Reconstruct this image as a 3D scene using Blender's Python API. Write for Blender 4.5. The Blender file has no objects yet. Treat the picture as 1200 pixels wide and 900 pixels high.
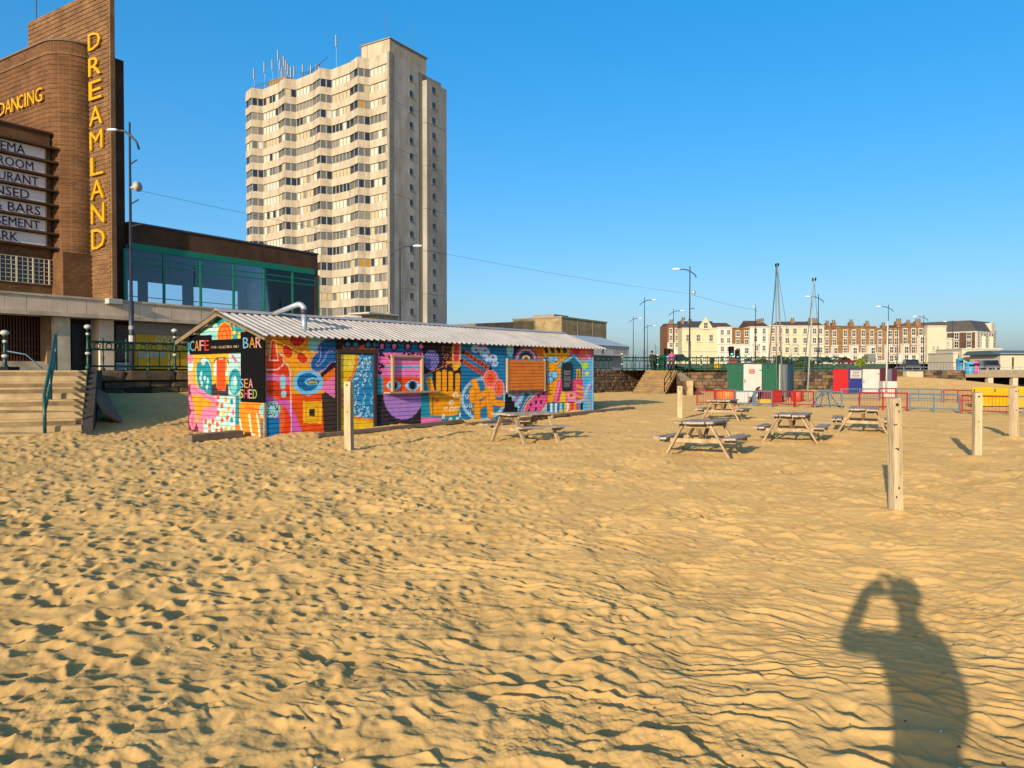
import bpy, math, random
import numpy as np
from mathutils import Vector, Matrix

# ------------------------------------------------------------------ camera, sky, sun, exposure
SC = bpy.context.scene
COL = SC.collection
R = math.radians
EYE = 1.6            # phone held at eye height
FPX = 900.0          # focal length in photo pixels (1200 wide)
PITCH = math.atan(16.0 / 900.0)
SUN_AZ = R(25.3)     # direction the light travels, from +Y towards +X
SUN_EL = R(14.5)

cam_data = bpy.data.cameras.new('camera')
cam_data.sensor_width = 36.0
cam_data.lens = 27.0
cam_data.clip_start = 0.05
cam_data.clip_end = 6000
cam = bpy.data.objects.new('camera', cam_data)
COL.objects.link(cam)
cam.location = (0, 0, EYE)
cam.rotation_euler = (R(90) - PITCH, 0, 0)
SC.camera = cam

world = bpy.data.worlds.new('World')
SC.world = world
world.use_nodes = True
wn = world.node_tree.nodes
wl = world.node_tree.links
wn.clear()
w_out = wn.new('ShaderNodeOutputWorld')
w_bg = wn.new('ShaderNodeBackground')
w_sky = wn.new('ShaderNodeTexSky')
w_sky.sky_type = 'NISHITA'
w_sky.sun_disc = False
w_sky.sun_elevation = SUN_EL
w_sky.sun_rotation = SUN_AZ + math.pi
w_sky.altitude = 0
w_sky.air_density = 0.8
w_sky.dust_density = 2.85
w_sky.ozone_density = 3.4
w_bg.inputs['Strength'].default_value = 0.15
w_gam = wn.new('ShaderNodeGamma'); w_gam.inputs[1].default_value = 0.58      # clearer, flatter gradient all round the sky
w_hsv = wn.new('ShaderNodeHueSaturation'); w_hsv.inputs['Saturation'].default_value = 1.75
wl.new(w_sky.outputs[0], w_gam.inputs[0]); wl.new(w_gam.outputs[0], w_hsv.inputs['Color']); wl.new(w_hsv.outputs[0], w_bg.inputs[0])
wl.new(w_bg.outputs[0], w_out.inputs[0])

sun_data = bpy.data.lights.new('sun', 'SUN')
sun_data.energy = 2.45
sun_data.angle = R(0.5)
sun_data.color = (1.0, 0.85, 0.64)
sun = bpy.data.objects.new('sun', sun_data)
COL.objects.link(sun)
ldir = Vector((math.sin(SUN_AZ) * math.cos(SUN_EL), math.cos(SUN_AZ) * math.cos(SUN_EL), -math.sin(SUN_EL)))
sun.rotation_euler = ldir.to_track_quat('-Z', 'Y').to_euler()
sun.location = (-20, -40, 30)

SC.view_settings.view_transform = 'Standard'
SC.view_settings.look = 'None'
SC.view_settings.gamma = 1.0
SC.view_settings.use_curve_mapping = False
SC.view_settings.exposure = 1.5
SC.render.engine = 'CYCLES'
SC.cycles.max_bounces = 6
SC.cycles.diffuse_bounces = 3
SC.cycles.glossy_bounces = 3
SC.cycles.transparent_max_bounces = 12

# ------------------------------------------------------------------ helpers
rnd = random.Random(7)
SP, CP = math.sin(PITCH), math.cos(PITCH)

def ray(px, py):
    u = (px - 600.0) / FPX
    v = (450.0 - py) / FPX
    return Vector((u, CP + v * SP, -SP + v * CP))

def P(px, py, D):
    """world point on the sight line of a photo pixel, D metres out"""
    d = ray(px, py)
    t = D / d.y
    return Vector((d.x * t, D, EYE + d.z * t))

def G(px, py, z=0.0):
    d = ray(px, py)
    t = (z - EYE) / d.z
    return Vector((d.x * t, d.y * t, z))

def XD(px, D):
    return (px - 600.0) / FPX * D

def lin(h):
    if isinstance(h, (tuple, list)):
        return tuple(h[:3])
    h = h.lstrip('#')
    o = []
    for i in (0, 2, 4):
        c = int(h[i:i + 2], 16) / 255.0
        o.append(c / 12.92 if c <= 0.04045 else ((c + 0.055) / 1.055) ** 2.4)
    return tuple(o)

def sunny(h, k=1.9):
    """paint reflectance of a surface that shows as h in full low sun"""
    return tuple(c / k for c in lin(h))

class Frame:
    """an upright local frame: x along dir, y to its left, z up"""
    def __init__(s, x, y, z, rz):
        s.o = Vector((x, y, z)); s.rz = rz
        s.ax = Vector((math.cos(rz), math.sin(rz), 0)); s.ay = Vector((-math.sin(rz), math.cos(rz), 0))
    def w(s, x, y, z):
        return s.o + s.ax * x + s.ay * y + Vector((0, 0, z))
    def loc(s, p):
        d = p - s.o
        return Vector((d.dot(s.ax), d.dot(s.ay), d.z))
    def onY(s, px, py, y=0.0):
        """where the sight line meets the local plane y = const -> (x, z)"""
        d = ray(px, py); c = Vector((0, 0, EYE)) - s.o
        t = (y - c.dot(s.ay)) / d.dot(s.ay)
        q = c + d * t
        return q.dot(s.ax), q.z
    def onX(s, px, py, x=0.0):
        d = ray(px, py); c = Vector((0, 0, EYE)) - s.o
        t = (x - c.dot(s.ax)) / d.dot(s.ax)
        q = c + d * t
        return q.dot(s.ay), q.z

def empty(name, loc=(0, 0, 0), rz=0.0, label=None, cat=None, group=None, kind=None):
    o = bpy.data.objects.new(name, None)
    COL.objects.link(o)
    o.location = loc
    o.rotation_euler = (0, 0, rz)
    o.empty_display_size = 0.2
    tag(o, label, cat, group, kind)
    return o

def tag(o, label=None, cat=None, group=None, kind=None):
    if label: o['label'] = label
    if cat: o['category'] = cat
    if group: o['group'] = group
    if kind: o['kind'] = kind
    return o

def link(name, me, parent=None, loc=None, rz=None, scale=None):
    o = bpy.data.objects.new(name, me)
    COL.objects.link(o)
    if parent: o.parent = parent
    if loc is not None: o.location = loc
    if rz is not None: o.rotation_euler = (0, 0, rz)
    if scale is not None: o.scale = scale
    return o

def copy_tree(o, parent=None):
    c = o.copy()
    COL.objects.link(c)
    c.parent = parent
    for ch in o.children:
        copy_tree(ch, c)
    return c

class MB:
    def __init__(s):
        s.v = []; s.f = []; s.m = []
    def add(s, vs, fs, mi=0):
        b = len(s.v)
        s.v.extend([tuple(p) for p in vs])
        for f in fs:
            s.f.append(tuple(i + b for i in f)); s.m.append(mi)
        return s
    def box(s, x0, x1, y0, y1, z0, z1, mi=0):
        vs = [(x0, y0, z0), (x1, y0, z0), (x1, y1, z0), (x0, y1, z0), (x0, y0, z1), (x1, y0, z1), (x1, y1, z1), (x0, y1, z1)]
        return s.add(vs, [(0, 3, 2, 1), (4, 5, 6, 7), (0, 1, 5, 4), (1, 2, 6, 5), (2, 3, 7, 6), (3, 0, 4, 7)], mi)
    def cbox(s, x0, x1, y0, y1, z0, z1, c=0.01, mi=0):
        """box with chamfered edges"""
        c = min(c, (x1 - x0) * .45, (y1 - y0) * .45, (z1 - z0) * .45)
        vs = []; idx = {}
        for i, (X, sx) in enumerate(((x0, 1), (x1, -1))):
            for j, (Y, sy) in enumerate(((y0, 1), (y1, -1))):
                for k, (Z, sz) in enumerate(((z0, 1), (z1, -1))):
                    idx[i, j, k, 0] = len(vs); vs.append((X, Y + sy * c, Z + sz * c))
                    idx[i, j, k, 1] = len(vs); vs.append((X + sx * c, Y, Z + sz * c))
                    idx[i, j, k, 2] = len(vs); vs.append((X + sx * c, Y + sy * c, Z))
        I = lambda i, j, k, a: idx[i, j, k, a]
        fs = []
        for i in (0, 1):
            q = [I(i, 0, 0, 0), I(i, 1, 0, 0), I(i, 1, 1, 0), I(i, 0, 1, 0)]
            fs.append(tuple(q if i else q[::-1]))
            q = [I(0, i, 0, 1), I(1, i, 0, 1), I(1, i, 1, 1), I(0, i, 1, 1)]
            fs.append(tuple(q if not i else q[::-1]))
            q = [I(0, 0, i, 2), I(1, 0, i, 2), I(1, 1, i, 2), I(0, 1, i, 2)]
            fs.append(tuple(q if i else q[::-1]))
        for a in (0, 1):
            for b in (0, 1):
                fl = (a == b)
                q = [I(0, a, b, 1), I(1, a, b, 1), I(1, a, b, 2), I(0, a, b, 2)]
                fs.append(tuple(q[::-1] if fl else q))
                q = [I(a, 0, b, 0), I(a, 1, b, 0), I(a, 1, b, 2), I(a, 0, b, 2)]
                fs.append(tuple(q if fl else q[::-1]))
                q = [I(a, b, 0, 0), I(a, b, 1, 0), I(a, b, 1, 1), I(a, b, 0, 1)]
                fs.append(tuple(q[::-1] if fl else q))
                for k in (0, 1):
                    q = [I(a, b, k, 0), I(a, b, k, 1), I(a, b, k, 2)]
                    fs.append(tuple(q if (a + b + k) % 2 == 0 else q[::-1]))
        return s.add(vs, fs, mi)
    def bar(s, p, q, w, h, mi=0, up=(0, 0, 1), c=0.0):
        """rectangular bar from p to q, w across, h along 'up'"""
        p = Vector(p); q = Vector(q); d = (q - p)
        L = d.length; d = d / L
        u = Vector(up); a = d.cross(u)
        if a.length < 1e-4: u = Vector((0, 1, 0)); a = d.cross(u)
        a.normalize(); u = a.cross(d)
        t = MB()
        if c: t.cbox(-w / 2, w / 2, 0, L, -h / 2, h / 2, c)
        else: t.box(-w / 2, w / 2, 0, L, -h / 2, h / 2)
        return s.add([p + a * x + d * y + u * z for x, y, z in t.v], t.f, mi)
    def tube(s, pts, r, n=8, mi=0, cap=True):
        pts = [Vector(p) for p in pts]
        rs = r if isinstance(r, (list, tuple)) else [r] * len(pts)
        vs = []; fs = []
        pa = None
        for i, p in enumerate(pts):
            d = (pts[min(i + 1, len(pts) - 1)] - pts[max(i - 1, 0)]).normalized()
            if pa is None:
                a = d.orthogonal().normalized()
            else:
                a = (pa - d * pa.dot(d)).normalized()
            pa = a; b = d.cross(a)
            for k in range(n):
                t = 2 * math.pi * k / n
                vs.append(p + (a * math.cos(t) + b * math.sin(t)) * rs[i])
        for i in range(len(pts) - 1):
            for k in range(n):
                k2 = (k + 1) % n
                fs.append((i * n + k, i * n + k2, (i + 1) * n + k2, (i + 1) * n + k))
        if cap:
            fs.append(tuple(range(n))[::-1])
            fs.append(tuple((len(pts) - 1) * n + k for k in range(n)))
        return s.add(vs, fs, mi)
    def lathe(s, prof, c=(0, 0, 0), n=10, mi=0):
        vs = []; fs = []
        for (r, z) in prof:
            for k in range(n):
                t = 2 * math.pi * k / n
                vs.append((c[0] + r * math.cos(t), c[1] + r * math.sin(t), c[2] + z))
        for i in range(len(prof) - 1):
            for k in range(n):
                k2 = (k + 1) % n
                fs.append((i * n + k, i * n + k2, (i + 1) * n + k2, (i + 1) * n + k))
        fs.append(tuple(range(n))[::-1]); fs.append(tuple((len(prof) - 1) * n + k for k in range(n)))
        return s.add(vs, fs, mi)
    def ball(s, c, r, n=10, mi=0, sq=(1, 1, 1)):
        k = max(4, n // 2 + 1)
        prof = [(max(1e-4, math.sin(math.pi * i / k)), -math.cos(math.pi * i / k)) for i in range(k + 1)]
        t = MB().lathe(prof, n=n)
        return s.add([(c[0] + x * r * sq[0], c[1] + y * r * sq[1], c[2] + z * r * sq[2]) for x, y, z in t.v], t.f, mi)
    def prism(s, poly, a, b, axis='y', mi=0):
        """poly of 2-D points extruded from a to b along axis; (u,v) = the other two axes in order"""
        def mk(u, v, w):
            return {'x': (w, u, v), 'y': (u, w, v), 'z': (u, v, w)}[axis]
        n = len(poly)
        vs = [mk(u, v, a) for u, v in poly] + [mk(u, v, b) for u, v in poly]
        fs = [tuple(range(n)), tuple(range(2 * n - 1, n - 1, -1))]
        for i in range(n):
            j = (i + 1) % n
            fs.append((i, i + n, j + n, j))
        return s.add(vs, fs, mi)
    def mesh(s, name, mats, smooth=False):
        me = bpy.data.meshes.new(name)
        me.from_pydata([tuple(p) for p in s.v], [], s.f)
        for m in (mats if isinstance(mats, (list, tuple)) else [mats]):
            me.materials.append(m)
        if s.m and max(s.m): me.polygons.foreach_set('material_index', s.m)
        fix_normals(me)
        if smooth: me.polygons.foreach_set('use_smooth', [True] * len(s.f))
        return me
    def build(s, name, mats, parent=None, smooth=False, loc=None, rz=None):
        return link(name, s.mesh(name, mats, smooth), parent, loc, rz)

import bmesh
def fix_normals(me):
    bm = bmesh.new(); bm.from_mesh(me)
    bmesh.ops.recalc_face_normals(bm, faces=bm.faces)
    bm.to_mesh(me); bm.free()

def poly_mesh(name, verts, faces, mats):
    me = bpy.data.meshes.new(name)
    me.from_pydata([tuple(v) for v in verts], [], faces)
    for m in (mats if isinstance(mats, (list, tuple)) else [mats]):
        me.materials.append(m)
    return me

# ---- lettering: the built-in font as solid letters, fitted to a box
def text_verts(t):
    cu = bpy.data.curves.new('lettering', 'FONT')
    cu.body = t
    cu.extrude = 0.5
    cu.resolution_u = 2
    o = bpy.data.objects.new('lettering', cu)
    COL.objects.link(o)
    dg = bpy.context.evaluated_depsgraph_get()
    me = bpy.data.meshes.new_from_object(o.evaluated_get(dg))
    n = len(me.vertices)
    v = np.empty(n * 3); me.vertices.foreach_get('co', v); v = v.reshape(-1, 3)
    f = [tuple(p.vertices) for p in me.polygons]
    bpy.data.objects.remove(o); bpy.data.curves.remove(cu); bpy.data.meshes.remove(me)
    return v, f

def letter(parent, t, o, w, h, mat, axis='X', d=0.05, name='letter', shear=0.0, bold=0.0):
    """o = lower left corner on the wall as the reader sees it. X: reads along +x and faces -y. Y: reads along -y and faces -x."""
    v, f = text_verts(t)
    mn = v.min(0); mx = v.max(0)
    u = (v[:, 0] - mn[0]) / max(1e-6, mx[0] - mn[0]) * w
    q = (v[:, 1] - mn[1]) / max(1e-6, mx[1] - mn[1])
    u = u + shear * q * h
    z = q * h
    k = (v[:, 2] - mn[2]) / max(1e-6, mx[2] - mn[2]) * d
    if axis == 'X':
        vs = np.stack([o[0] + u, o[1] - k, o[2] + z], 1)
    else:
        vs = np.stack([o[0] - k, o[1] - u, o[2] + z], 1)
    m = MB(); m.v = [tuple(p) for p in vs]; m.f = f; m.m = [0] * len(f)
    return m.build(name, mat, parent)

# ------------------------------------------------------------------ materials
MATS = {}
def new_mat(name):
    m = bpy.data.materials.new(name)
    m.use_nodes = True
    n = m.node_tree.nodes
    b = n.get('Principled BSDF')
    return m, n, m.node_tree.links, b

def M(name, col, rough=0.75, var=0.12, scale=3.0, bump=0.0, bscale=None, col2=None, metal=0.0, spec=0.35, streak=None, detail=5.0):
    """paint, stone, wood ...: colour broken up by world-scale noise, fine relief"""
    if name in MATS: return MATS[name]
    m, n, l, b = new_mat(name)
    c = lin(col)
    c2 = lin(col2) if col2 else tuple(x * (1 - var * 2) for x in c)
    geo = n.new('ShaderNodeNewGeometry')
    vec = geo.outputs['Position']
    if streak:
        mp = n.new('ShaderNodeMapping'); mp.inputs['Scale'].default_value = streak
        l.new(vec, mp.inputs[0]); vec = mp.outputs[0]
    tx = n.new('ShaderNodeTexNoise')
    tx.inputs['Scale'].default_value = scale
    tx.inputs['Detail'].default_value = detail
    tx.inputs['Roughness'].default_value = 0.65
    l.new(vec, tx.inputs['Vector'])
    rp = n.new('ShaderNodeValToRGB')
    rp.color_ramp.elements[0].position = 0.3; rp.color_ramp.elements[0].color = (*c2, 1)
    rp.color_ramp.elements[1].position = 0.68; rp.color_ramp.elements[1].color = (*c, 1)
    l.new(tx.outputs['Fac'], rp.inputs[0])
    l.new(rp.outputs[0], b.inputs['Base Color'])
    b.inputs['Roughness'].default_value = rough
    b.inputs['Metallic'].default_value = metal
    b.inputs['Specular IOR Level'].default_value = spec
    if bump:
        t2 = n.new('ShaderNodeTexNoise'); t2.inputs['Scale'].default_value = bscale or scale * 6
        t2.inputs['Detail'].default_value = 4
        l.new(vec, t2.inputs['Vector'])
        bp = n.new('ShaderNodeBump'); bp.inputs['Strength'].default_value = bump; bp.inputs['Distance'].default_value = 0.02
        l.new(t2.outputs['Fac'], bp.inputs['Height']); l.new(bp.outputs[0], b.inputs['Normal'])
    MATS[name] = m
    return m

def brick_mat(name, c1, c2, mortar, bw=0.24, bh=0.08, rough=0.9, bump=0.5, mort=0.012):
    if name in MATS: return MATS[name]
    m, n, l, b = new_mat(name)
    tc = n.new('ShaderNodeTexCoord')
    sx = n.new('ShaderNodeSeparateXYZ'); l.new(tc.outputs['Object'], sx.inputs[0])
    ad = n.new('ShaderNodeMath'); ad.operation = 'ADD'
    l.new(sx.outputs[0], ad.inputs[0]); l.new(sx.outputs[1], ad.inputs[1])
    cx = n.new('ShaderNodeCombineXYZ'); l.new(ad.outputs[0], cx.inputs[0]); l.new(sx.outputs[2], cx.inputs[1])
    br = n.new('ShaderNodeTexBrick')
    br.inputs['Scale'].default_value = 1.0
    br.inputs['Brick Width'].default_value = bw
    br.inputs['Row Height'].default_value = bh
    br.inputs['Mortar Size'].default_value = mort
    br.inputs['Mortar Smooth'].default_value = 0.3
    br.inputs['Color1'].default_value = (*lin(c1), 1)
    br.inputs['Color2'].default_value = (*lin(c2), 1)
    br.inputs['Mortar'].default_value = (*lin(mortar), 1)
    l.new(cx.outputs[0], br.inputs['Vector'])
    tx = n.new('ShaderNodeTexNoise'); tx.inputs['Scale'].default_value = 0.7; tx.inputs['Detail'].default_value = 6
    l.new(tc.outputs['Object'], tx.inputs['Vector'])
    mr = n.new('ShaderNodeMapRange'); mr.inputs['From Min'].default_value = 0.25; mr.inputs['From Max'].default_value = 0.75; mr.inputs['To Min'].default_value = 0.6; mr.inputs['To Max'].default_value = 1.3
    l.new(tx.outputs['Fac'], mr.inputs[0])
    mx = n.new('ShaderNodeMix'); mx.data_type = 'RGBA'; mx.blend_type = 'MULTIPLY'; mx.inputs[0].default_value = 1
    l.new(br.outputs['Color'], mx.inputs[6]); l.new(mr.outputs[0], mx.inputs[7])
    l.new(mx.outputs[2], b.inputs['Base Color'])
    bp = n.new('ShaderNodeBump'); bp.inputs['Strength'].default_value = bump; bp.inputs['Distance'].default_value = 0.02; bp.invert = True
    l.new(br.outputs['Fac'], bp.inputs['Height']); l.new(bp.outputs[0], b.inputs['Normal'])
    b.inputs['Roughness'].default_value = rough
    b.inputs['Specular IOR Level'].default_value = 0.2
    MATS[name] = m
    return m

def glass_mat(name, col, rough=0.04, spec=0.6):
    """dark window glass seen from outside: mostly mirror"""
    if name in MATS: return MATS[name]
    m, n, l, b = new_mat(name)
    b.inputs['Base Color'].default_value = (*lin(col), 1)
    b.inputs['Roughness'].default_value = rough
    b.inputs['Specular IOR Level'].default_value = spec
    MATS[name] = m
    return m

def clear_glass(name, tint=(0.75, 0.85, 0.95)):
    if name in MATS: return MATS[name]
    m, n, l, b = new_mat(name)
    n.remove(b)
    o = n.get('Material Output')
    tr = n.new('ShaderNodeBsdfTransparent'); tr.inputs[0].default_value = (*tint, 1)
    gl = n.new('ShaderNodeBsdfGlossy'); gl.inputs['Roughness'].default_value = 0.02
    fr = n.new('ShaderNodeFresnel'); fr.inputs[0].default_value = 1.55
    mx = n.new('ShaderNodeMixShader')
    l.new(fr.outputs[0], mx.inputs[0]); l.new(tr.outputs[0], mx.inputs[1]); l.new(gl.outputs[0], mx.inputs[2])
    l.new(mx.outputs[0], o.inputs[0])
    MATS[name] = m
    return m

def attr_mat(name, rough=0.7):
    """paint whose colour is stored on the boards"""
    m, n, l, b = new_mat(name)
    a = n.new('ShaderNodeAttribute'); a.attribute_name = 'paint'
    geo = n.new('ShaderNodeNewGeometry')
    tx = n.new('ShaderNodeTexNoise'); tx.inputs['Scale'].default_value = 4; tx.inputs['Detail'].default_value = 8; tx.inputs['Roughness'].default_value = .7
    l.new(geo.outputs['Position'], tx.inputs['Vector'])
    mr = n.new('ShaderNodeMapRange'); mr.inputs['From Min'].default_value = 0.3; mr.inputs['From Max'].default_value = 0.7; mr.inputs['To Min'].default_value = 0.74; mr.inputs['To Max'].default_value = 1.10
    l.new(tx.outputs['Fac'], mr.inputs[0])
    mx = n.new('ShaderNodeMix'); mx.data_type = 'RGBA'; mx.blend_type = 'MULTIPLY'; mx.inputs[0].default_value = 1
    l.new(a.outputs['Color'], mx.inputs[6]); l.new(mr.outputs[0], mx.inputs[7])
    l.new(mx.outputs[2], b.inputs['Base Color'])
    b.inputs['Roughness'].default_value = rough
    b.inputs['Specular IOR Level'].default_value = 0.3
    return m

BLACK = M('black_paint', '#0a090b', 0.8, .1, spec=.1)
DARK = M('dark_void', '#0d0c0c', 0.9, .1)
STEEL = M('steel_grey_paint', '#4a4f55', 0.5, .15, 5)
WHITE = M('white_paint', '#a8a59c', 0.6, .06, 2)
CREAM = M('cream_paint', '#d8c99a', 0.7, .08, 1)
GREEN = M('fence_green', '#103a29', 0.45, .15, 6)
GREENW = M('frame_green', '#12785a', 0.5, .1, 3)
RED = M('red_paint', '#941816', 0.5, .15, 6)
BLUEG = M('blue_grey_paint', '#546f80', 0.5, .15, 6)
WOOD = M('weathered_timber', '#b39a76', 0.9, .2, 6, .6, 30, '#7e684c', streak=(1, 1, .15))
WOODT = M('grey_tabletop_timber', '#b09f8c', 0.9, .2, 5, .5, 30, '#7c6d5e')
POSTW = M('pale_post_timber', '#c2ae8c', 0.9, .2, 9, .8, 40, '#947e5c', streak=(1, 1, .12))
CONC = M('concrete', '#b39a70', 0.92, .1, 2.2, .3, 40, '#8c7550')
STONE = M('wall_stone', '#6f5b42', 0.95, .25, 2.0, .8, 18, '#3a3026')
STONE2 = M('wall_stone_brown', '#84684a', 0.95, .25, 2.0, .8, 18, '#53402c')
STONE3 = M('wall_stone_dark', '#453b31', 0.95, .25, 2.0, .8, 18, '#241f1a')
MORTAR = M('wall_core', '#4c4032', 0.95, .2, 3, .4)
YELLOWL = M('yellow_letter', sunny('#f4b414', 1.7), 0.5, .06, 3)
# ------------------------------------------------------------------ ground: the beach, one sheet from the camera's feet to the horizon
def fft_noise(n, size, lo, hi, seed, stretch=None):
    """tileable band noise, wavelengths lo..hi metres on a tile of 'size' metres"""
    g = np.random.default_rng(seed)
    f = np.fft.fft2(g.standard_normal((n, n)))
    k = np.fft.fftfreq(n, size / n)
    ky, kx = np.meshgrid(k, k, indexing='ij')
    if stretch:
        a, sx, sy = stretch
        u = kx * math.cos(a) + ky * math.sin(a); w = -kx * math.sin(a) + ky * math.cos(a)
        kk = np.hypot(u * sx, w * sy)
    else:
        kk = np.hypot(kx, ky)
    kk[0, 0] = 1e-9
    lam = 1 / kk
    mid = math.sqrt(lo * hi); wd = max(0.25, math.log(hi / lo) / 2)
    f = f * np.exp(-(np.log(lam / mid) / wd) ** 2)
    r = np.real(np.fft.ifft2(f))
    return r / r.std()

class Tile:
    def __init__(s, a, size):
        s.a = a; s.n = a.shape[0]; s.k = s.n / size
    def __call__(s, x, y):
        u = x * s.k; v = y * s.k
        i = np.floor(u).astype(int); j = np.floor(v).astype(int)
        fu = u - i; fv = v - j
        n = s.n; i0 = i % n; j0 = j % n; i1 = (i + 1) % n; j1 = (j + 1) % n
        a = s.a
        return (a[j0, i0] * (1 - fu) + a[j0, i1] * fu) * (1 - fv) + (a[j1, i0] * (1 - fu) + a[j1, i1] * fu) * fv

def sstep(a, b, x):
    t = np.clip((x - a) / (b - a), 0, 1)
    return t * t * (3 - 2 * t)

WALL_A = Vector((-14.0, 25.5)); WALL_D = Vector((0.574, 0.819)).normalized()
# sand heaped round the posts, scooped out under the tables
DRIFTS = [(G(px_, py_).x, G(px_, py_).y, h_, r_) for px_, py_, h_, r_ in ((1050, 602, .05, .3), (409, 527, .05, .35), (796.5, 492, .06, .4), (1144.5, 537, .05, .35), (1188.5, 515, .05, .35), (80, 513, .10, .8), (20, 512, .08, 1.2))]
DRIFTS += [(x_ + dx_, y_ + dy_, h_, r_) for x_, y_ in ((3.62, 14.5), (6.42, 17.55), (9.15, 20.0), (6.75, 24.5), (.3, 17.25)) for dx_, dy_, h_, r_ in ((.75, -.35, -.04, .35), (-.75, .35, -.04, .35), (0, 0, -.03, .5), (1.15, .1, .035, .35), (-.9, -.5, .03, .4))]
def sand_base(x, y):
    rx = x - WALL_A.x; ry = y - WALL_A.y
    s = rx * WALL_D.x + ry * WALL_D.y
    d = rx * WALL_D.y - ry * WALL_D.x           # metres out from the sea wall
    z = 0.80 * (1 - sstep(0.2, 8.5, d)) * (1 - sstep(5, 10, s)) * sstep(-6, -1, s)
    z = z + 0.20 * np.exp(-(((x - 2.5) / 3.2) ** 2 + ((y - 33) / 4.0) ** 2))
    z = z + 1.15 * np.exp(-(((x - 36) / 12.0) ** 2 + ((y - 68) / 5.5) ** 2))
    z = z + 0.5 * np.exp(-(((x - 22) / 6.0) ** 2 + ((y - 64) / 5.0) ** 2))
    for bx, by, bh, br in DRIFTS:
        z = z + bh * np.exp(-((x - bx) ** 2 + (y - by) ** 2) / (br * br))
    hs = (x + 5.8) * .633 + (y - 18) * .774; hd = (x + 5.8) * .774 - (y - 18) * .633          # drift along the foot of the hut
    z = z + (.07 + .03 * np.sin(hs * 2.1)) * np.exp(-(hd / .45) ** 2) * sstep(-.5, .3, hs) * (1 - sstep(13.5, 14.5, hs))
    z = z + 0.035 * np.sin(x * .55 + .4) * np.sin(y * .42 + 1.0) * sstep(2, 6, np.hypot(x, y))
    return z

T_big = Tile(fft_noise(512, 24.0, .9, 2.2, 1), 24.0)
T_mid = Tile(fft_noise(1024, 14.0, .22, .5, 2), 14.0)
T_sml = Tile(fft_noise(1024, 8.0, .05, .14, 3), 8.0)
T_fin = Tile(fft_noise(1024, 4.0, .018, .05, 13), 4.0)
RIP_A = R(-24)
T_rip = Tile(fft_noise(1400, 16.0, .20, .34, 4, (RIP_A, 2.5, 1.0)), 16.0)
T_rp2 = Tile(fft_noise(1024, 9.0, .085, .15, 5, (RIP_A - .12, 1.9, 1.0)), 9.0)
T_msk = Tile(fft_noise(256, 40.0, 3, 9, 6), 40.0)

# trodden sand: thousands of footprints pressed into a tile
def foot_tile(n, size, count, seed, big=1.0):
    g = np.random.default_rng(seed)
    a = np.zeros((n, n)); k = n / size
    for _ in range(count):
        cx, cy = g.random(2) * size
        rl = g.uniform(.042, .105) * big; rw = rl * g.uniform(.5, .9)
        th = g.normal(R(60), R(45))
        dep = rl * g.uniform(.22, .38)
        ext = rl * 2.3
        h = int(ext * k)
        ii = np.arange(-h, h + 1)
        yy, xx = np.meshgrid(ii / k, ii / k, indexing='ij')
        u = (xx * math.cos(th) + yy * math.sin(th)) / rl
        w = (-xx * math.sin(th) + yy * math.cos(th)) / (rw * (1 + .2 * u))
        r = np.sqrt(u * u + w * w)
        st = -dep * (1 - sstep(.25, 1.12, r)) + dep * .42 * np.exp(-((r - 1.30) / .36) ** 2) * (1 - .5 * np.clip(u, -1, 1))
        iy = (int(cy * k) + ii) % n; ix = (int(cx * k) + ii) % n
        blk = a[np.ix_(iy, ix)]
        wgt = 1 - .8 * (1 - sstep(.75, 1.35, r))
        a[np.ix_(iy, ix)] = blk * wgt + st
    return a
def soften(a, s):
    f = np.fft.fft2(a); k = np.fft.fftfreq(a.shape[0])
    ky, kx = np.meshgrid(k, k, indexing='ij')
    return np.real(np.fft.ifft2(f * np.exp(-2 * (math.pi * s) ** 2 * (kx ** 2 + ky ** 2))))
T_ft = Tile(soften(foot_tile(1300, 12.0, 5400, 8), .75), 12.0)
T_ft2 = Tile(soften(foot_tile(1200, 12.0, 170, 9, 1.1), .9), 12.0)

def sand_detail(x, y):
    r = np.hypot(x, y)
    wx = x + .015 * T_mid(x * .5 + 3, y * .5 + 1) + .10 * T_big(x * .5 + 9, y * .5)
    wy = y + .02 * T_mid(x * .5 + 7, y * .5 + 4) + .12 * T_big(x * .5 + 2, y * .5 + 5)
    # wind ripples, leaning over towards the lee
    wind = (math.sin(-RIP_A), math.cos(RIP_A))
    n0 = T_rip(wx, wy)
    lean = .055 * np.clip(n0, -1.6, 2.0)
    n1 = T_rip(wx - wind[0] * lean, wy - wind[1] * lean)
    rip = np.where(n1 > 0, n1, n1 * .65)
    m0 = T_rp2(wx, wy); lean = .02 * m0
    m1 = T_rp2(wx - wind[0] * lean, wy - wind[1] * lean)
    msk = sstep(-1.0, 1.8, x * .62 + .30 + .30 * T_msk(x, y) - .035 * (y - 6))
    amp = np.clip(.85 + .35 * T_msk(x + 11, y + 3), .35, 1.5)
    ripples = (.0142 * rip * amp + 0.0045 * m1 * (1.3 - .4 * amp))
    foot = .78 * T_ft(x, y) + .85 * T_ft(x * .55 + 2, y * .55 + 7) + .004 * T_mid(x, y)
    few = T_ft2(x + 4, y + 2) * .75
    z = msk * (ripples + few + .6 * sstep(5, 10, r) * T_ft(x * .8 + 3, y * .8 + 5)) + (1 - msk) * (foot + .15 * ripples)
    rough = .35 * np.clip(T_msk(x * 2.2 + 5, y * 2.2 + 8), 0, 1.6)            # kicked-up patches
    z = z + .012 * T_big(x, y) + (.0010 + .0022 * rough) * T_sml(x, y) + (.0005 + .0009 * rough) * T_fin(x, y)
    far = 1 - .35 * sstep(14, 34, r)
    return z * far * (1 - sstep(60, 75, r)) * sstep(.2, 1.2, r)

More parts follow.
